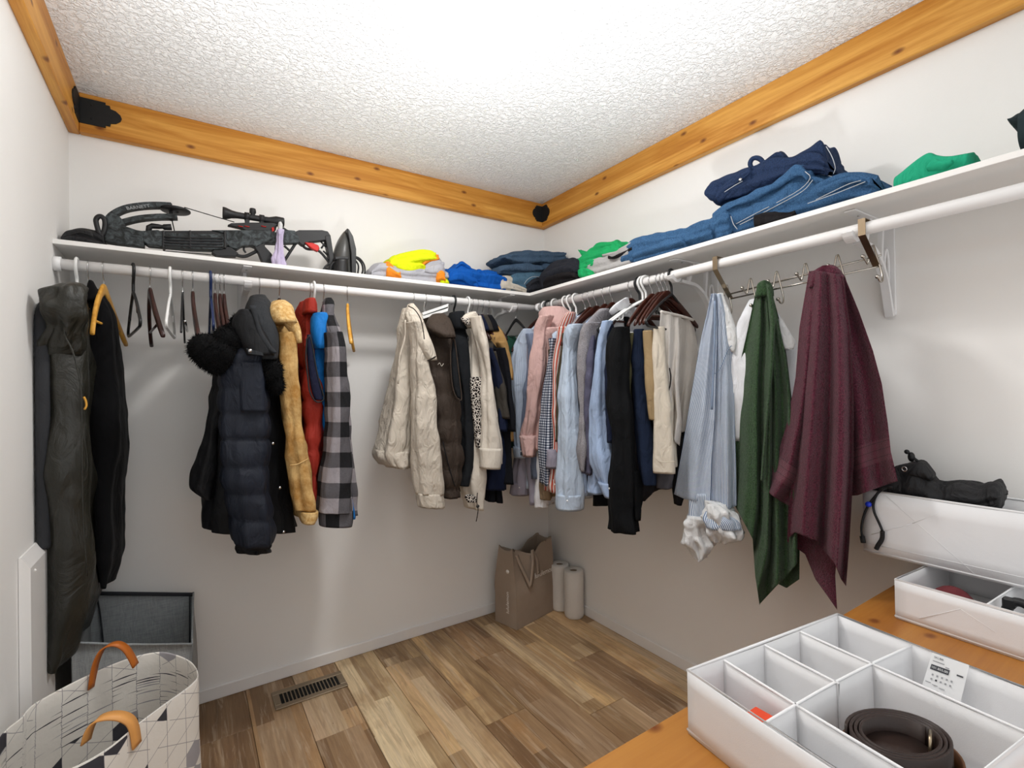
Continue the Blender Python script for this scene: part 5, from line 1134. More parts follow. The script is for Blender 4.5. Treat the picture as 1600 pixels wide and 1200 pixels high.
sc_ = obj('scope', V, Fc, M_BLK, t)
for px in (386, 409):
    obj('scope_ring', *g_cyl((sx(px)-.009, CBK[1], zc[2]), (sx(px)+.009, CBK[1], zc[2]), .0175, 16), M_BLK, sc_)
    obj('ring_mount', *g_box((sx(px), CBK[1], zc[2]-.022), (.016, .022, .022), .002), M_BLK, sc_, smooth=False)
obj('scope_turret', *g_lathe([(0, .026), (.011, .025), (.0125, .018), (.0125, .008), (.009, .004), (.009, -.02)], (sx(395), CBK[1], zc[2]+.012), 16), M_BLK, sc_)
prism_px('rear_block', [(431, 362), (439, 358), (442, 356.5), (449, 361), (460, 362), (466, 373), (466, 381), (431, 382)], M_CAMO, t, CBK, .038)
prism_px('stock_cheek', [(459, 364), (466, 361), (502, 361), (511, 363), (515, 369), (516, 376), (505, 377), (482, 380), (472, 385), (466, 380)], M_BLK, t, CBK, .035)
prism_px('butt_plate', [(506, 370), (515, 369), (521, 408), (521, 422), (512, 421), (513, 405)], M_BLK, t, CBK, .04)
tube_px('stock_strut', [(472, 383), (480, 389), (498, 392), (516, 412)], .006, M_BLK, t, CBK)
for a, b in (((500, 376), (509, 386)), ((509, 378), (502, 388)), ((505, 392), (515, 402))): tube_px('stock_web', [a, b], .004, M_BLK, t, CBK, smooth=4)
prism_px('quiver_mount', [(475, 379), (488, 380), (497, 384), (499, 389), (496, 394), (486, 389)], M_RED, t, ('y', -.185), .02)
tube_px('fore_strut', [(462, 380), (453, 394), (444, 408), (442, 412)], .006, M_BLK, t, CBK); tube_px('fore_strut', [(444, 384), (452, 391), (455, 392)], .005, M_BLK, t, CBK)
# lavender cloth hung over the crossbow
t = shelf_thing('lavender_cloth', 'lavender cloth with white top hung over the crossbow behind its scope', 'cloth', 436, 400, CBK)
cloth('cloth_body', [(360, 434, 441), (368, 432, 442), (380, 429, 443), (394, 427, 444), (408, 425, 445), (420, 426, 444)], FAB['lavender'], t, plane=('y', -.215), depth=.022, wr=.006, wsc=55, folds=((.025, .006),), seed=571, hem=True, n=40, res=.008)
cloth('white_top', [(348, 435, 439), (352, 434, 441), (362, 434, 441)], FAB['white_in'], t, plane=('y', -.205), depth=.016, wr=.003, seed=572, res=.006)
# iron
t = shelf_thing('clothes_iron', 'black and grey clothes iron standing on its heel beside the crossbow', 'iron', 536, 410, CBK)
M_IR = plain('iron_grey_plastic', '#4a4a48', .35); M_IRD = plain('iron_dark_plastic', '#1d1d1e', .4)
V = []; secs = [(362, 537, 540, .012), (370, 531, 543, .03), (382, 525, 545, .045), (396, 521, 546, .052), (412, 519, 547, .055), (432, 519, 548, .055)]
cloth('iron_body', [(a, b, c) for a, b, c, d in secs], M_IR, t, plane=CBK, depth=.052, dscale=[.2, .55, .85, 1, 1, 1], ex=2.2, n=28)
prism_px('soleplate', [(538, 361), (541, 363), (547, 373), (552, 393), (552, 434), (545, 434), (544, 400), (541, 380)], M_IRD, t, CBK, .10)
prism_px('iron_handle', [(520, 404), (541, 404), (541, 409), (520, 409)], M_IRD, t, ('y', -.19), .085)
cloth('heel_rest', [(408, 521, 541), (420, 520, 542), (434, 519, 543)], M_IRD, t, plane=('y', -.19), depth=.055, ex=3, n=24)
obj('water_nozzle', *g_sphere(at(552, 386, 'y', -.19), .008, 10, 8), M_CHROME, t)
for q, pts in enumerate([[(552, 402), (559, 405), (565, 412), (567, 422), (564, 432)], [(552, 405), (557, 409), (560, 416), (559, 428)], [(552, 400), (562, 404), (569, 414), (570, 426), (566, 434)], [(516, 424), (518, 414), (524, 409), (533, 411), (541, 419)], [(505, 424), (508, 417), (514, 412)]]):
    tube_px('power_cord', pts, .0042, M_IRD, t, ('y', -.19-.008*q), smooth=24)
tube_px('cord_plug', [(504, 428), (510, 419)], .011, M_IRD, t, ('y', -.19), smooth=6)

# ================================================================== DRESSER AND FABRIC BOXES
M_DRESS = wood('orange_pine', '#8f5522', '#a3692c', '#b07836', 'x', .4, .8); M_DRESS_F = wood('orange_pine_front', '#a0591a', '#b56c22', '#c47f30', 'y', .4, .8)
DT = .69
t = thing('dresser', 'orange varnished pine dresser carrying the white fabric boxes', 'dresser', (-.73, -2.22, 0))
obj('dresser_top', *g_box(*span((-1.46, -2.62, DT-.03), (-.012, -1.842, DT)), bev=.004), M_DRESS, t, smooth=False)
obj('carcass', *g_box(*span((-1.43, -2.58, .04), (-.03, -1.87, DT-.0305)), bev=.002), M_DRESS_F, t, smooth=False)
for r in range(3):
    for c in range(2):
        x0 = -1.41+c*.69; d = obj('drawer', *g_box(*span((x0, -2.598, .06+r*.2), (x0+.67, -2.5805, .245+r*.2)), bev=.004), M_DRESS_F, t, smooth=False)
        obj('knob', *g_sphere((x0+.335, -2.61, .155+r*.2), .017, 12, 8), M_DRESS, d)
def m_nonwoven():
    n = NT('white_nonwoven', .8, 0, .15); w = n.coord('World'); n.color(n.mix(n.noise(w, 6, 3), lin('#e2e2e4'), lin('#edecec')))
    n.bump(n.math('MULTIPLY_ADD', n.noise(w, 700, 2), .12, n.noise(w, 9, 3, .5, .8)), .25, .006); return n.m
M_BOX = m_nonwoven()
def frame_box(name, label, A, ang, l1, l2, z0, z1, divs, group, creases=()):
    """open fabric box: A = far left rim corner, e1 along its first side, e2 its second"""
    e1 = np.array([math.cos(ang), math.sin(ang), 0]); e2 = np.array([math.sin(ang), -math.cos(ang), 0]); A = np.array([A[0], A[1], 0.0])
    t = thing(name, label, 'box', tuple(A+e1*l1/2+e2*l2/2+[0, 0, z0]), 0, group); R = np.stack([e1, -e2, [0, 0, 1]], 1); th = .0035
    Q = lambda u, v, z: A+e1*u+e2*v+np.array([0, 0, z])
    def wall(nm, u0, v0, u1, v1, za, zb, bow=0.0, n=14):
        a, b = np.array([u0, v0]), np.array([u1, v1]); d = (b-a)/np.linalg.norm(b-a); nn = np.array([-d[1], d[0]]); V = []; m_ = 5
        for side in (1, -1):
            for i in range(n):
                for j in range(m_):
                    s = i/(n-1); q = j/(m_-1); p = a+(b-a)*s+nn*(side*th/2+bow*math.sin(math.pi*s)*(.4+.6*q)); z = za+(zb-za)*q-(.003*math.sin(math.pi*s) if j == m_-1 else 0)
                    V.append(Q(p[0], p[1], z))
        N = n*m_; Fc = []
        for i in range(n-1):
            for j in range(m_-1):
                k0 = i*m_+j; f = (k0, k0+m_, k0+m_+1, k0+1); Fc += [f, tuple(N+x for x in f[::-1])]
            k0 = i*m_+m_-1; Fc.append((k0, k0+m_, N+k0+m_, N+k0)); k0 = i*m_; Fc.append((k0+m_, k0, N+k0, N+k0+m_))
        for i in (0, n-1):
            for j in range(m_-1): k0 = i*m_+j; Fc.append((k0, k0+1, N+k0+1, N+k0))
        return obj(nm, V, Fc, M_BOX, t)
    obj('bottom_panel', *g_box(Q(l1/2, l2/2, z0+.003), (l1-.004, l2-.004, .004), .001, R), M_BOX, t, smooth=False)
    sides = [wall('side_panel', 0, 0, l1, 0, z0, z1, .002), wall('side_panel', l1, 0, l1, l2, z0, z1, -.002), wall('side_panel', 0, l2, l1, l2, z0, z1, -.002), wall('side_panel', 0, 0, 0, l2, z0, z1, .002)]
    obj('rim_binding', *g_tube([Q(*p, z1+.0005) for p in ((0, 0), (l1, 0), (l1, l2), (0, l2))], .0030, 6, True), M_BOX, t)
    obj('base_binding', *g_tube([Q(*p, z0+.006) for p in ((-.001, -.001), (l1+.001, -.001), (l1+.001, l2+.001), (-.001, l2+.001))], .0028, 6, True), M_BOX, t)
    for (u0, v0, u1, v1, bow) in divs:
        d = wall('divider', u0, v0, u1, v1, z0+.006, z1-.004, bow)
        obj('divider_edge', *g_tube([Q(u0+(u1-u0)*s+(-(v1-v0))*0, v0+(v1-v0)*s, z1-.004)+(e2*(u1-u0)-e1*(v1-v0))/math.hypot(u1-u0, v1-v0)*bow*math.sin(math.pi*s) for s in np.linspace(0, 1, 12)], .0024, 6), M_BOX, d)
    for (u0, v0, za, u1, v1, zb) in creases:
        obj('crease_seam', *g_tube([Q(u0, v0, za), Q(u1, v1, zb)], .0007, 5), M_BOX, t)
    return t, Q
GBX = 'white fabric storage boxes on the dresser'
ang = math.radians(-6.8)
z1 = .80
t, Q = frame_box('divided_box', 'large white fabric box with many compartments at the front of the dresser', (-1.148, -1.893), ang, .442, .34, DT+.001, z1,
    [(0, .147, .44, .136, -.006), (.088, 0, .082, .147, 0), (.199, 0, .197, .142, 0), (.309, 0, .309, .139, 0), (.082, .147, .080, .34, 0), (.309, .139, .312, .34, 0)], GBX)
# price / care card standing in the box
c0 = np.array([(-.690, -2.078, .792), (-.696, -2.150, .790), (-.722, -2.150, .738), (-.716, -2.078, .740)])
cT = thing('care_card', 'white printed card leaning inside the divided box', 'card', tuple(c0.mean(0)))
P = at([1453, 1511, 1501, 1441], [1023, 1043, 1097, 1070], 'x', -.757)
P[:2, 0] += .012; nrm = np.cross(P[1]-P[0], P[3]-P[0]); nrm /= np.linalg.norm(nrm); nrm *= np.sign(nrm@(CAM-P[0]))
cardO = obj('card_sheet', np.vstack([P, P-nrm*.0008]), [(0, 1, 2, 3), (7, 6, 5, 4), (0, 4, 5, 1), (1, 5, 6, 2), (2, 6, 7, 3), (3, 7, 4, 0)], plain('white_card', '#f3f3f3', .6, var=.01), cT, smooth=False)
M_INK = plain('dark_print', '#4a4b50', .6, var=.01); M_INKL = plain('grey_print', '#a5a5a8', .6, var=.01)
ex_ = (P[1]-P[0]); ey_ = (P[3]-P[0]); wC = np.linalg.norm(ex_)
def CP(u, v, k=.0006): return P[0]+ex_*u+ey_*v+nrm*k
def card_rect(nm, u0, v0, u1, v1, mt, k=.0006):
    V = [CP(u0, v0, k), CP(u1, v0, k), CP(u1, v1, k), CP(u0, v1, k)]; V += [v-nrm*.0004 for v in V]
    obj(nm, V, [(0, 1, 2, 3), (7, 6, 5, 4), (0, 4, 5, 1), (1, 5, 6, 2), (2, 6, 7, 3), (3, 7, 4, 0)], mt, cardO, smooth=False)
exn = ex_/wC; eyn = ey_-exn*(ey_@exn); eyn = -eyn/np.linalg.norm(eyn)
def card_text(nm, s, u, v, size, mt):
    c = CP(u, v, .0012); text(nm, s, size, Matrix(((exn[0], eyn[0], nrm[0], c[0]), (exn[1], eyn[1], nrm[1], c[1]), (exn[2], eyn[2], nrm[2], c[2]), (0, 0, 0, 1))), mt, cardO, .0001)
card_rect('code_bar', .07, .32, .58, .47, M_INK)
card_text('code_number', '101.855.00', .32, .395, wC*.105, plain('white_print', '#ededed', .6, var=.01))
card_text('product_name', 'SKUBB', .22, .10, wC*.09, M_INK)
for u0, v0, u1 in ((.08, .2, .4), (.45, .27, .55)): card_rect('print_line', u0, v0, u1, v0+.025, M_INKL)
for i in range(5):
    for j in range(2): card_rect('print_mark', .16+.13*i, .58+.13*j, .21+.13*i, .63+.13*j, M_INK if (i, j) == (1, 1) else M_INKL)
card_rect('print_line', .78, .36, .95, .40, M_INK)
for k in range(3): card_rect('print_line', .05+.2*k, .84+.03*k, .2+.2*k, .86+.03*k, M_INKL)
# belts coiled in the box
M_BELT = plain('brown_leather', '#2e201b', .45, bs=.3, bscale=150); M_BELT2 = plain('tan_leather_edge', '#6e4526', .5)
bc = Q(.187, .262, 0)[:2]+np.array([.006, .030])
def strap_coil(name, cx, cy, r0, r1, turns, z0, h, th, mt, par, sq=1.0, rot=0.0):
    n = int(turns*40); a = np.linspace(0, turns*2*np.pi, n); r = np.linspace(r0, r1, n); c, s = math.cos(rot), math.sin(rot)
    x = r*np.cos(a); y = r*np.sin(a)*sq; X = cx+c*x-s*y; Y = cy+s*x+c*y; nx, ny = (c*np.cos(a)-s*np.sin(a)), (s*np.cos(a)+c*np.sin(a))
    V = []
    for i in range(n):
        for dr, z in ((0, z0), (th, z0), (th, z0+h), (0, z0+h)): V.append((X[i]+nx[i]*dr, Y[i]+ny[i]*dr, z))
    Fc = [(0, 1, 2, 3), tuple((n-1)*4+j for j in (3, 2, 1, 0))]
    for i in range(n-1): Fc += [(i*4+j, (i+1)*4+j, (i+1)*4+(j+1) % 4, i*4+(j+1) % 4) for j in range(4)]
    return obj(name, V, Fc, mt, par)
t = thing('belt', 'dark brown leather belt coiled in the divided box', 'belt', (bc[0], bc[1], DT+.008))
strap_coil('belt_strap', bc[0], bc[1], .050, .074, 3.4, DT+.012, .070, .0040, M_BELT, t, .72, -.35)
obj('belt_core', *g_lathe([(0, .0), (.046, .0), (.046, .050), (0, .052)], (bc[0], bc[1], DT+.009), 24), M_BELT, t)
obj('belt_buckle', *g_tube([(bc[0]+.02, bc[1]-.032, DT+.082), (bc[0]+.045, bc[1]-.025, DT+.082), (bc[0]+.045, bc[1]-.025, DT+.05), (bc[0]+.02, bc[1]-.032, DT+.05)], .0025, 6, True), M_NICKEL, t)
t = thing('tan_belt', 'tan leather belt edge wound outside the dark belt', 'belt', (bc[0], bc[1], DT+.008))
strap_coil('belt_strap', bc[0], bc[1], .083, .086, 1.0, DT+.009, .045, .0035, M_BELT2, t, .74, -.35)
# orange item in the first compartment
q0 = Q(.042, .104, DT+.006); t = thing('orange_case', 'small orange-red item lying in the first compartment of the divided box', 'item', tuple(q0))
oc = plain('orange_plastic', '#d9431c', .4)
obj('case_body', *g_box(q0+np.array([0, 0, .032]), (.05, .036, .062), .006, rotz(ang+.1)), oc, t, smooth=False)
obj('case_lid', *g_box(q0+np.array([0, 0, .067]), (.052, .038, .008), .003, rotz(ang+.1)), oc, t, smooth=False)
# second box, with divider, and third box on top of it
t, Q2 = frame_box('low_box', 'low white fabric box with one divider under the tall white box', (-.357, -1.932), math.radians(-3.0), .335, .44, DT+.001, .79,
    [(0, .172, .335, .172, 0)], GBX, [(-.003, .05, .71, -.003, .13, .765), (-.003, .13, .765, -.003, .19, .735)])
q = Q2(.09, .085, DT+.008); t = thing('knit_hat', 'maroon knit hat lying in the low white box', 'hat', tuple(q))
hz = g_sphere(q+np.array([0, 0, .0]), .07, 24, 16, (1.0, .8, 1.18)); hz[0][:, 2] = np.maximum(hz[0][:, 2], q[2]); obj('cap_crown', *hz, FAB['maroon_cap'], t)
obj('cap_cuff', *g_lathe([(.074, 0), (.078, .012), (.074, .026), (.068, .012)], tuple(q), 24), FAB['maroon_cap'], t)
q = Q2(.06, .21, DT+.008); t = thing('sunglasses_case', 'black strap end sticking up in the low white box', 'strap', tuple(q))
obj('strap_loop', *g_tube([q+np.array([.0, .03, 0]), q+np.array([0, .01, .09]), q+np.array([0, -.03, .085]), q+np.array([0, -.08, .0])], .010, 8, smooth=24), M_BLK, t)
obj('strap_clip', *g_box(q+np.array([0, .012, .092]), (.02, .022, .022), .003), M_BLK, t, smooth=False)
t['label'] = 'black webbing strap sticking up behind the divider of the low white box'; t.name = 'webbing_strap'
t, Q3 = frame_box('tall_box', 'tall white fabric box holding a black drawstring bag', (-.19, -1.80), math.radians(0), .178, .46, .7945, .978, [], GBX,
    [(-.003, .06, .97, -.003, .25, .80), (-.003, .02, .85, -.003, .12, .905), (-.003, .12, .905, -.003, .19, .955), (-.003, .0, .822, -.003, .46, .822)])
# black drawstring bag
BP = ('x', -.115)
t = thing('drawstring_bag', 'black drawstring bag lying across the tall white box', 'bag', (-.11, -1.95, .98))
cloth('bag_body', [(1372, 758, 770), (1386, 744, 776), (1400, 734, 780), (1418, 726, 786), (1434, 722, 790), (1447, 727, 794), (1456, 738, 796), (1468, 751, 798), (1484, 756, 800), (1500, 755, 802), (1520, 758, 803), (1536, 762, 802), (1548, 757, 800), (1560, 755, 794), (1567, 765, 784)], FAB['black_bag'], t, plane=BP, depth=.055, horiz=True, wr=.009, wsc=38, folds=((.03, .004),), seed=601, n=44)
cloth('bag_mouth', [(1425, 730, 745), (1434, 722, 748), (1446, 724, 750), (1456, 738, 752)], FAB['black_bag'], t, plane=('x', -.15), depth=.03, horiz=True, wr=.006, seed=602)
tube_px('drawcord', [(1444, 728), (1436, 722), (1428, 716), (1420, 708), (1417, 704)], .004, FAB['black_bag'], t, BP)
obj('cord_lock', *g_sphere(at(1424, 714, *BP), .011, 10, 8, (.8, .8, 1.3)), M_BLK, t)
obj('cord_knot', *g_sphere(at(1417, 706, *BP), .007, 8, 6), M_BLK, t)
tube_px('drawcord', [(1395, 762), (1380, 762), (1368, 775), (1358, 788), (1350, 805), (1346, 825), (1348, 843)], .0035, FAB['black_bag'], t, ('x', -.205))
tube_px('drawcord', [(1385, 762), (1372, 770), (1365, 785), (1366, 800), (1374, 818), (1379, 830)], .0035, FAB['black_bag'], t, ('x', -.205))
tube_px('frayed_end', [(1379, 830), (1378, 842), (1372, 852), (1369, 858)], .006, FAB['black_bag'], t, ('x', -.205))
tube_px('frayed_end', [(1347, 838), (1349, 848)], .007, FAB['black_bag'], t, ('x', -.205), smooth=6)
obj('blue_bead', *g_sphere(at(1357, 788, 'x', -.209), .0085, 12, 8), plain('blue_plastic_bead', '#1a36c4', .3), t)['label'] = 'blue cord bead'
obj('eyelet', *g_tube([at(1413, 733, 'x', -.17)+np.array([0, .006*math.cos(a), .006*math.sin(a)]) for a in np.linspace(0, 6.28, 12, endpoint=False)], .0018, 6, True), M_CHROME, t)

# ================================================================== ON THE FLOOR
# grey fabric hamper
def p_linen(c1, c2):
    def f(n, xyz, uv):
        a = n.noise(n.coord('World', (420, 420, 26)), 1, 2); b = n.noise(n.coord('World', (26, 26, 420)), 1, 2)
        return n.mix(n.math('MULTIPLY', n.math('ADD', a, b), .5), lin(c1), lin(c2))
    return f
M_LIN = fabric('grey_linen', '#888888', pat=p_linen('#6a6e72', '#c6caca'), wrinkle=.3); M_LIND = fabric('dark_linen_binding', '#3a3c40', wrinkle=.2)
def clampx(P): P = np.array(P); P[..., 0] = np.maximum(P[..., 0], ROOM_L+.016); return P
TL = clampx(at([140, 302, 300, 112], [924, 926, 1006, 1004], 'y', np.array([-.05, -.05, -.42, -.42])))
BT = TL.copy(); BT[:, 2] = .002; BT[:, :2] = BT[:, :2].mean(0)+(BT[:, :2]-BT[:, :2].mean(0))*.97
t = thing('fabric_hamper', 'grey linen hamper with dark edges standing in the left corner', 'hamper', (*TL[:, :2].mean(0), 0))
def soft_panel(name, a, b, c, d, mt, par, bulge=.012, thick=.004, n=16, sag=.0, seed=0):
    """panel a-b along the top, d-c along the bottom"""
    s = np.linspace(0, 1, n)[None, :, None]; q = np.linspace(0, 1, n)[:, None, None]
    P = (1-q)*((1-s)*a+s*b)+q*((1-s)*d+s*c); nn = np.cross(b-a, d-a); nn /= np.linalg.norm(nn)
    P = P+nn*(bulge*np.sin(np.pi*s)*np.sin(np.pi*q)); P[..., 2] -= (sag*np.sin(np.pi*s)*(1-q))[..., 0]; P = P+nn*(.004*waves(P, 20, seed)*np.sin(np.pi*s[..., 0])*np.sin(np.pi*q[..., 0]*.98+.02))[..., None]
    V = np.concatenate([(P+nn*thick/2).reshape(-1, 3), (P-nn*thick/2).reshape(-1, 3)]); N = n*n; Fc = []
    for i in range(n-1):
        for j in range(n-1): k0 = i*n+j; f = (k0, k0+n, k0+n+1, k0+1); Fc += [f[::-1], tuple(N+x for x in f)]
    e = [j for j in range(n)]+[i*n+n-1 for i in range(1, n)]+[(n-1)*n+j for j in range(n-2, -1, -1)]+[i*n for i in range(n-2, 0, -1)]
    for x, y in zip(e, e[1:]+e[:1]): Fc.append((x, y, N+y, N+x))
    return obj(name, V, Fc, mt, par)
for i, (sg, bg) in enumerate(((.0, -.004), (.004, .014), (.004, .02), (.05, -.01))):
    j = (i+1) % 4; soft_panel('side_panel', TL[i], TL[j], BT[j], BT[i], M_LIN, t, bg, sag=sg, seed=i)
obj('bottom_panel', *g_box((*TL[:, :2].mean(0), .006), (.30, .34, .004)), M_LIN, t, smooth=False)
for a, b in ((0, 1),): obj('rim_binding', *g_tube([TL[a]+[0, -.004, -.006], TL[b]+[0, -.004, -.006]], .007, 8), M_LIND, t)
obj('rim_binding', *g_tube([TL[1], (TL[1]+TL[2])/2-[0, 0, .004], TL[2]], .0035, 8, smooth=12), M_LIN, t)
obj('rim_binding', *g_tube([TL[2], (TL[2]+TL[3])/2-[0, 0, .004], TL[3]], .0035, 8, smooth=12), M_LIN, t)
obj('inner_seam', *g_tube([TL[1]+[-.012, -.008, -.01], BT[1]+[-.012, -.008, .05]], .0028, 6), M_LIND, t)
obj('inner_seam', *g_tube([TL[0]+[.012, -.008, -.004], TL[0]+[.03, -.012, -.08], BT[0]+[.05, -.02, .15]], .0028, 6, smooth=16), M_LIND, t)
# geometric print basket
def m_geo():
    n = NT('geometric_print_fabric', .85, 0, .15); uv = n.coord('UV'); x = n.sep(uv); w = n.coord('World'); c = lin('#dcd7cf'); g = .055; lines = None; ids = []
    wob = n.math('MULTIPLY', n.math('SUBTRACT', n.noise(uv, 9, 2), .5), .008)
    for a in (0, 60, 120):
        ca, sa = math.cos(math.radians(a))/g, math.sin(math.radians(a))/g
        p = n.math('ADD', n.math('MULTIPLY', n.math('ADD', x[0], wob), ca), n.math('MULTIPLY', n.math('ADD', x[1], wob), sa)); fr = n.math('FRACT', p); ids.append(n.math('FLOOR', n.math('ADD', p, .5)))
        l = n.math('LESS_THAN', n.math('ABSOLUTE', n.math('SUBTRACT', fr, .5)), .014); k = n.math('GREATER_THAN', n.noise(uv, 5+a*.05, 1), .36); l = n.math('MULTIPLY', l, k)
        lines = l if lines is None else n.math('MAXIMUM', lines, l)
    cb = n.n('ShaderNodeCombineXYZ'); [n.t.links.new(i, cb.inputs[k]) for k, i in enumerate(ids)]
    wn = n.n('ShaderNodeTexWhiteNoise', noise_dimensions='3D'); n.t.links.new(cb.outputs[0], wn.inputs['Vector'])
    col = n.mix(n.math('MULTIPLY', lines, .75), c, lin('#77747a'))
    col = n.mix(n.math('GREATER_THAN', wn.outputs['Value'], .90), col, n.mix(n.math('GREATER_THAN', wn.outputs['Value'], .945), lin('#9b989b'), lin('#3c3b40')))
    n.color(col); n.bump(n.noise(w, 30, 3), .3, .006); return n.m
M_GEO = m_geo(); M_STRAP = plain('orange_leather_strap', '#b9651f', .5); M_STRAPL = plain('tan_leather_strap', '#d99a55', .5)
rim = [(40, 1115), (60, 1100), (130, 1065), (200, 1035), (248, 1023), (278, 1026), (301, 1036), (310, 1052), (301, 1068), (262, 1098), (220, 1132), (165, 1180), (100, 1215), (40, 1225), (-10, 1195), (0, 1150)]
Rm = clampx(at([p[0] for p in rim], [p[1] for p in rim], 'z', .56)); Rm = crom(np.vstack([Rm, Rm[:1]]), 97)[:-1]; Rm[:, 0] = np.maximum(Rm[:, 0], ROOM_L+.018)
cen = Rm[:, :2].mean(0)
t = thing('print_basket', 'white laundry basket with grey triangle print and leather handles', 'basket', (cen[0], cen[1], 0))
NR = len(Rm); zs = [.56, .563, .54, .42, .28, .14, .02, .004]; V = []; UV = []; arc = np.concatenate([[0], np.cumsum(np.linalg.norm(np.diff(Rm, axis=0), axis=1))])
order = [(.004, .994, .0), (.02, 1.0, 0), (.14, 1.012, 0), (.28, 1.02, 0), (.42, 1.02, 0), (.53, 1.005, 0), (.562, 1.0, 0), (.566, .992, 0), (.562, .984, 0), (.53, .987, 0), (.42, .998, 0), (.28, .998, 0), (.14, .99, 0), (.02, .975, 0)]
for z, k, _ in order:
    R2 = Rm.copy(); R2[:, :2] = cen+(R2[:, :2]-cen)*k; R2[:, 2] = z+(.006*np.sin(arc*9) if z > .5 else 0); R2[:, :2] += ((.006*waves(R2, 16, 5))[:, None]*(R2[:, :2]-cen)/.25 if .02 < z < .5 else 0); R2[:, 0] = np.maximum(R2[:, 0], ROOM_L+.012); V.append(R2); UV.append(np.stack([arc, np.full(NR, z+(2.03 if k < .995 and z > .01 else 0))], 1))
Fc = []
for i in range(len(order)-1): Fc += [(i*NR+j, i*NR+(j+1) % NR, (i+1)*NR+(j+1) % NR, (i+1)*NR+j) for j in range(NR)]
Fc += [tuple(range(NR))[::-1], tuple((len(order)-1)*NR+j for j in range(NR))]
obj('basket_wall', np.concatenate(V), Fc, M_GEO, t, np.concatenate(UV))
def strap_arc(name, pts, plane, w, th, mt, n=28):
    P = crom(at([p[0] for p in pts], [p[1] for p in pts], *plane), n); T = np.gradient(P, axis=0); T /= np.linalg.norm(T, axis=1)[:, None]; Y = np.array([.5, .86, 0.]); Nn = np.cross(T, Y); Nn /= np.linalg.norm(Nn, axis=1)[:, None]
    W_ = np.cross(Nn, T); V = np.stack([P+W_*w+Nn*th, P-W_*w+Nn*th, P-W_*w-Nn*th, P+W_*w-Nn*th], 1).reshape(-1, 3); Fc = [(0, 1, 2, 3), tuple((n-1)*4+j for j in (3, 2, 1, 0))]
    for i in range(n-1): Fc += [(i*4+j, (i+1)*4+j, (i+1)*4+(j+1) % 4, i*4+(j+1) % 4) for j in range(4)]
    return obj(name, V, Fc, mt, t)
strap_arc('leather_handle', [(143, 1075), (147, 1048), (152, 1030), (161, 1014), (174, 1007), (186, 1007), (197, 1014), (205, 1026), (212, 1040)], ('y', -.765), .011, .0018, M_STRAP)
strap_arc('leather_handle', [(134, 1160), (140, 1140), (150, 1126), (168, 1119), (188, 1119), (203, 1126), (210, 1140), (214, 1165)], ('y', -1.08), .013, .0018, M_STRAPL)
# paper shopping bag
def m_kraft():
    n = NT('kraft_paper', .8, 0, .15); w = n.coord('World'); n.color(n.mix(n.noise(w, 10, 4), lin('#8f7f70'), lin('#a39282'))); n.bump(n.noise(w, 24, 4, .5, 1.5), .3, .006); return n.m
M_KRAFT = m_kraft(); M_KIN = plain('kraft_inside', '#5f4f42', .8); M_PRINT = plain('pale_bag_print', '#efe8df', .7, var=.02)
A0 = np.array([-.425, -.262]); ba = math.radians(13); f1 = np.array([math.cos(ba), math.sin(ba)]); f2 = np.array([-math.sin(ba), math.cos(ba)]); bw, bd, bh = .335, .165, .415
t = thing('paper_bag', 'brown paper shopping bag with pale lettering in the far corner', 'bag', tuple(A0+f1*bw/2+f2*bd/2)+(0,))
def BP3(u, v, z, pinch=True):
    k = z/bh; uu = u; vv = v
    if pinch and k > .45:
        q = (k-.45)/.55; side = abs(u/bw-.5)*2; vv = v+(bd/2-v)*q*.55*(1-.35*side)+.012*q*math.sin(u*31); 
        if side > .98: uu = u+(bw*.5-u)*.05*q
    p = A0+f1*uu+f2*vv; return np.array([p[0], p[1], z])
def bag_face(nm, c0, c1, mt=M_KRAFT, nu=18, nz=22):
    V = []; 
    for off in (0, .0015):
        for j in range(nz):
            for i in range(nu):
                s = i/(nu-1); u = c0[0]+(c1[0]-c0[0])*s; v = c0[1]+(c1[1]-c0[1])*s; top = bh-.05*math.sin(s*math.pi)**2*(1 if abs(c1[0]-c0[0]) > .1 else .15)+(.010*(s > .9 or s < .1))
                z = top*j/(nz-1); p = BP3(u, v, z); cpt = BP3(bw/2, bd/2, z); d = cpt-p; d /= np.linalg.norm(d)+1e-9
                cr = .005*waves(p[None], 26, 12)[0]*min(1, z*6); V.append(p+d*(off+cr)+np.array([0, 0, .002]))
    N = nu*nz; Fc = []
    for j in range(nz-1):
        for i in range(nu-1): k0 = j*nu+i; f = (k0, k0+1, k0+nu+1, k0+nu); Fc += [f, tuple(N+x for x in f[::-1])]
    for i in range(nu-1): k0 = (nz-1)*nu+i; Fc.append((k0, k0+1, N+k0+1, N+k0))
    return obj(nm, V, Fc, mt, t)
bag_face('front_panel', (0, 0), (bw, 0)); bag_face('side_gusset', (0, bd), (0, 0)); bag_face('side_gusset', (bw, 0), (bw, bd)); bag_face('back_panel', (bw, bd), (0, bd))
V, Fc = g_prism([BP3(u, v, .003) for u, v in ((.004, .004), (bw-.004, .004), (bw-.004, bd-.004), (.004, bd-.004))], 'z', 0, .002); obj('bag_base', V, Fc, M_KRAFT, t, smooth=False)
def ribbon(nm, pts, w, mt):
    P = crom(pts, 20); V = []; wv = np.array([f1[0], f1[1], 0])*w; nv = np.array([-f2[0], -f2[1], 0])*.0015
    for p in P: V += [p-wv, p+wv, p+wv+nv, p-wv+nv]
    Fc = [(0, 1, 2, 3), tuple(19*4+j for j in (3, 2, 1, 0))]
    for i in range(19): Fc += [(i*4+j, (i+1)*4+j, (i+1)*4+(j+1) % 4, i*4+(j+1) % 4) for j in range(4)]
    return obj(nm, V, Fc, mt, t)
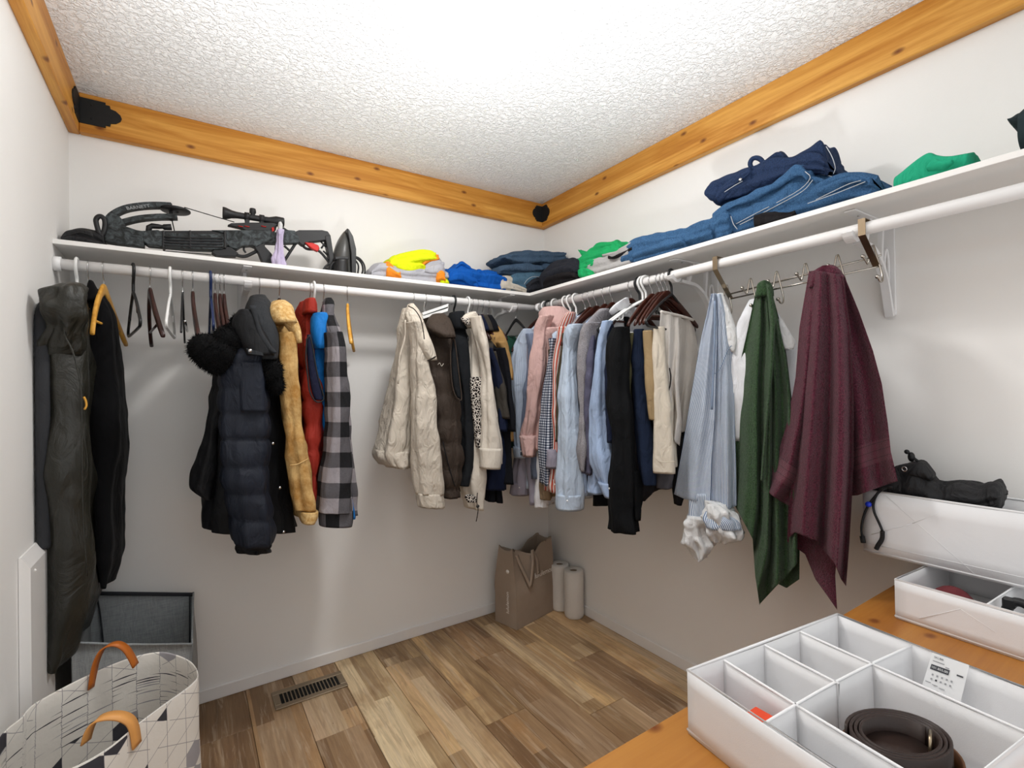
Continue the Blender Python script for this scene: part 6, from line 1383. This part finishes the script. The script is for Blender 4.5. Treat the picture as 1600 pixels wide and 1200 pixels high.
g = lambda u, z, o=.008: BP3(u, 0, z)+np.array([-f2[0], -f2[1], 0])*o
ribbon('ribbon_handle', [g(.045, .385, .004), g(.06, .33), g(.085, .26, .012), g(.105, .205, .014)], .013, M_KRAFT)
ribbon('ribbon_handle', [g(.105, .20, .012), g(.125, .26, .016), g(.150, .33, .012), g(.165, .385, .004)], .013, M_KRAFT)
ribbon('ribbon_handle', [g(.165, .385, .003), g(.19, .32, .01), g(.185, .25, .01)], .012, M_KRAFT)
def bag_text(nm, s, o3, ex3, up3, size):
    nz = np.cross(ex3, up3); text(nm, s, size, Matrix(((ex3[0], up3[0], nz[0], o3[0]), (ex3[1], up3[1], nz[1], o3[1]), (ex3[2], up3[2], nz[2], o3[2]), (0, 0, 0, 1))), M_PRINT, t)
F1, F2, UZ = np.array([f1[0], f1[1], 0]), np.array([f2[0], f2[1], 0]), np.array([0, 0, 1.])
bag_text('front_lettering', 'lululemon', g(.235, .245, .012), F1, UZ, .042)
bag_text('side_lettering', 'lululemon', BP3(0, bd*.36, .135)-F1*.007, UZ, F2, .030)
c = BP3(0, bd*.34, .30)-F1*.007
V, Fc = g_cyl(c+F1*.002, c-F1*.001, .011, 20); obj('round_emblem', V, Fc, M_PRINT, t)
# paper towel rolls
def m_paper():
    n = NT('quilted_paper', .9, 0, .1); w = n.coord('World'); n.color(lin('#dedbd6')); vo = n.n('ShaderNodeTexVoronoi'); n.t.links.new(w, vo.inputs['Vector']); vo.inputs['Scale'].default_value = 70; n.bump(vo.outputs['Distance'], .35, .004); return n.m
M_PAPER = m_paper(); M_CARD = plain('cardboard_core', '#8b7a67', .9)
for k, (x, y, lb) in enumerate(((-.066, -.312, 'front white paper towel roll standing beside the paper bag'), (-.068, -.190, 'rear white paper towel roll half hidden by the paper bag'))):
    t = thing('paper_towel_roll', lb, 'paper towel', (x, y, 0), 0, 'paper towel rolls in the corner')
    obj('paper_roll', *g_lathe([(.021, .262), (.05, .264), (.0535, .260), (.0555, .25), (.0555, .02), (.052, .005), (.048, .001), (.021, .001), (.021, .262)], (x, y, 0), 36), M_PAPER, t)
    obj('cardboard_core', *g_lathe([(.0205, .258), (.0205, .004), (.019, .004), (.019, .258), (.0205, .258)], (x, y, 0), 20), M_CARD, t)
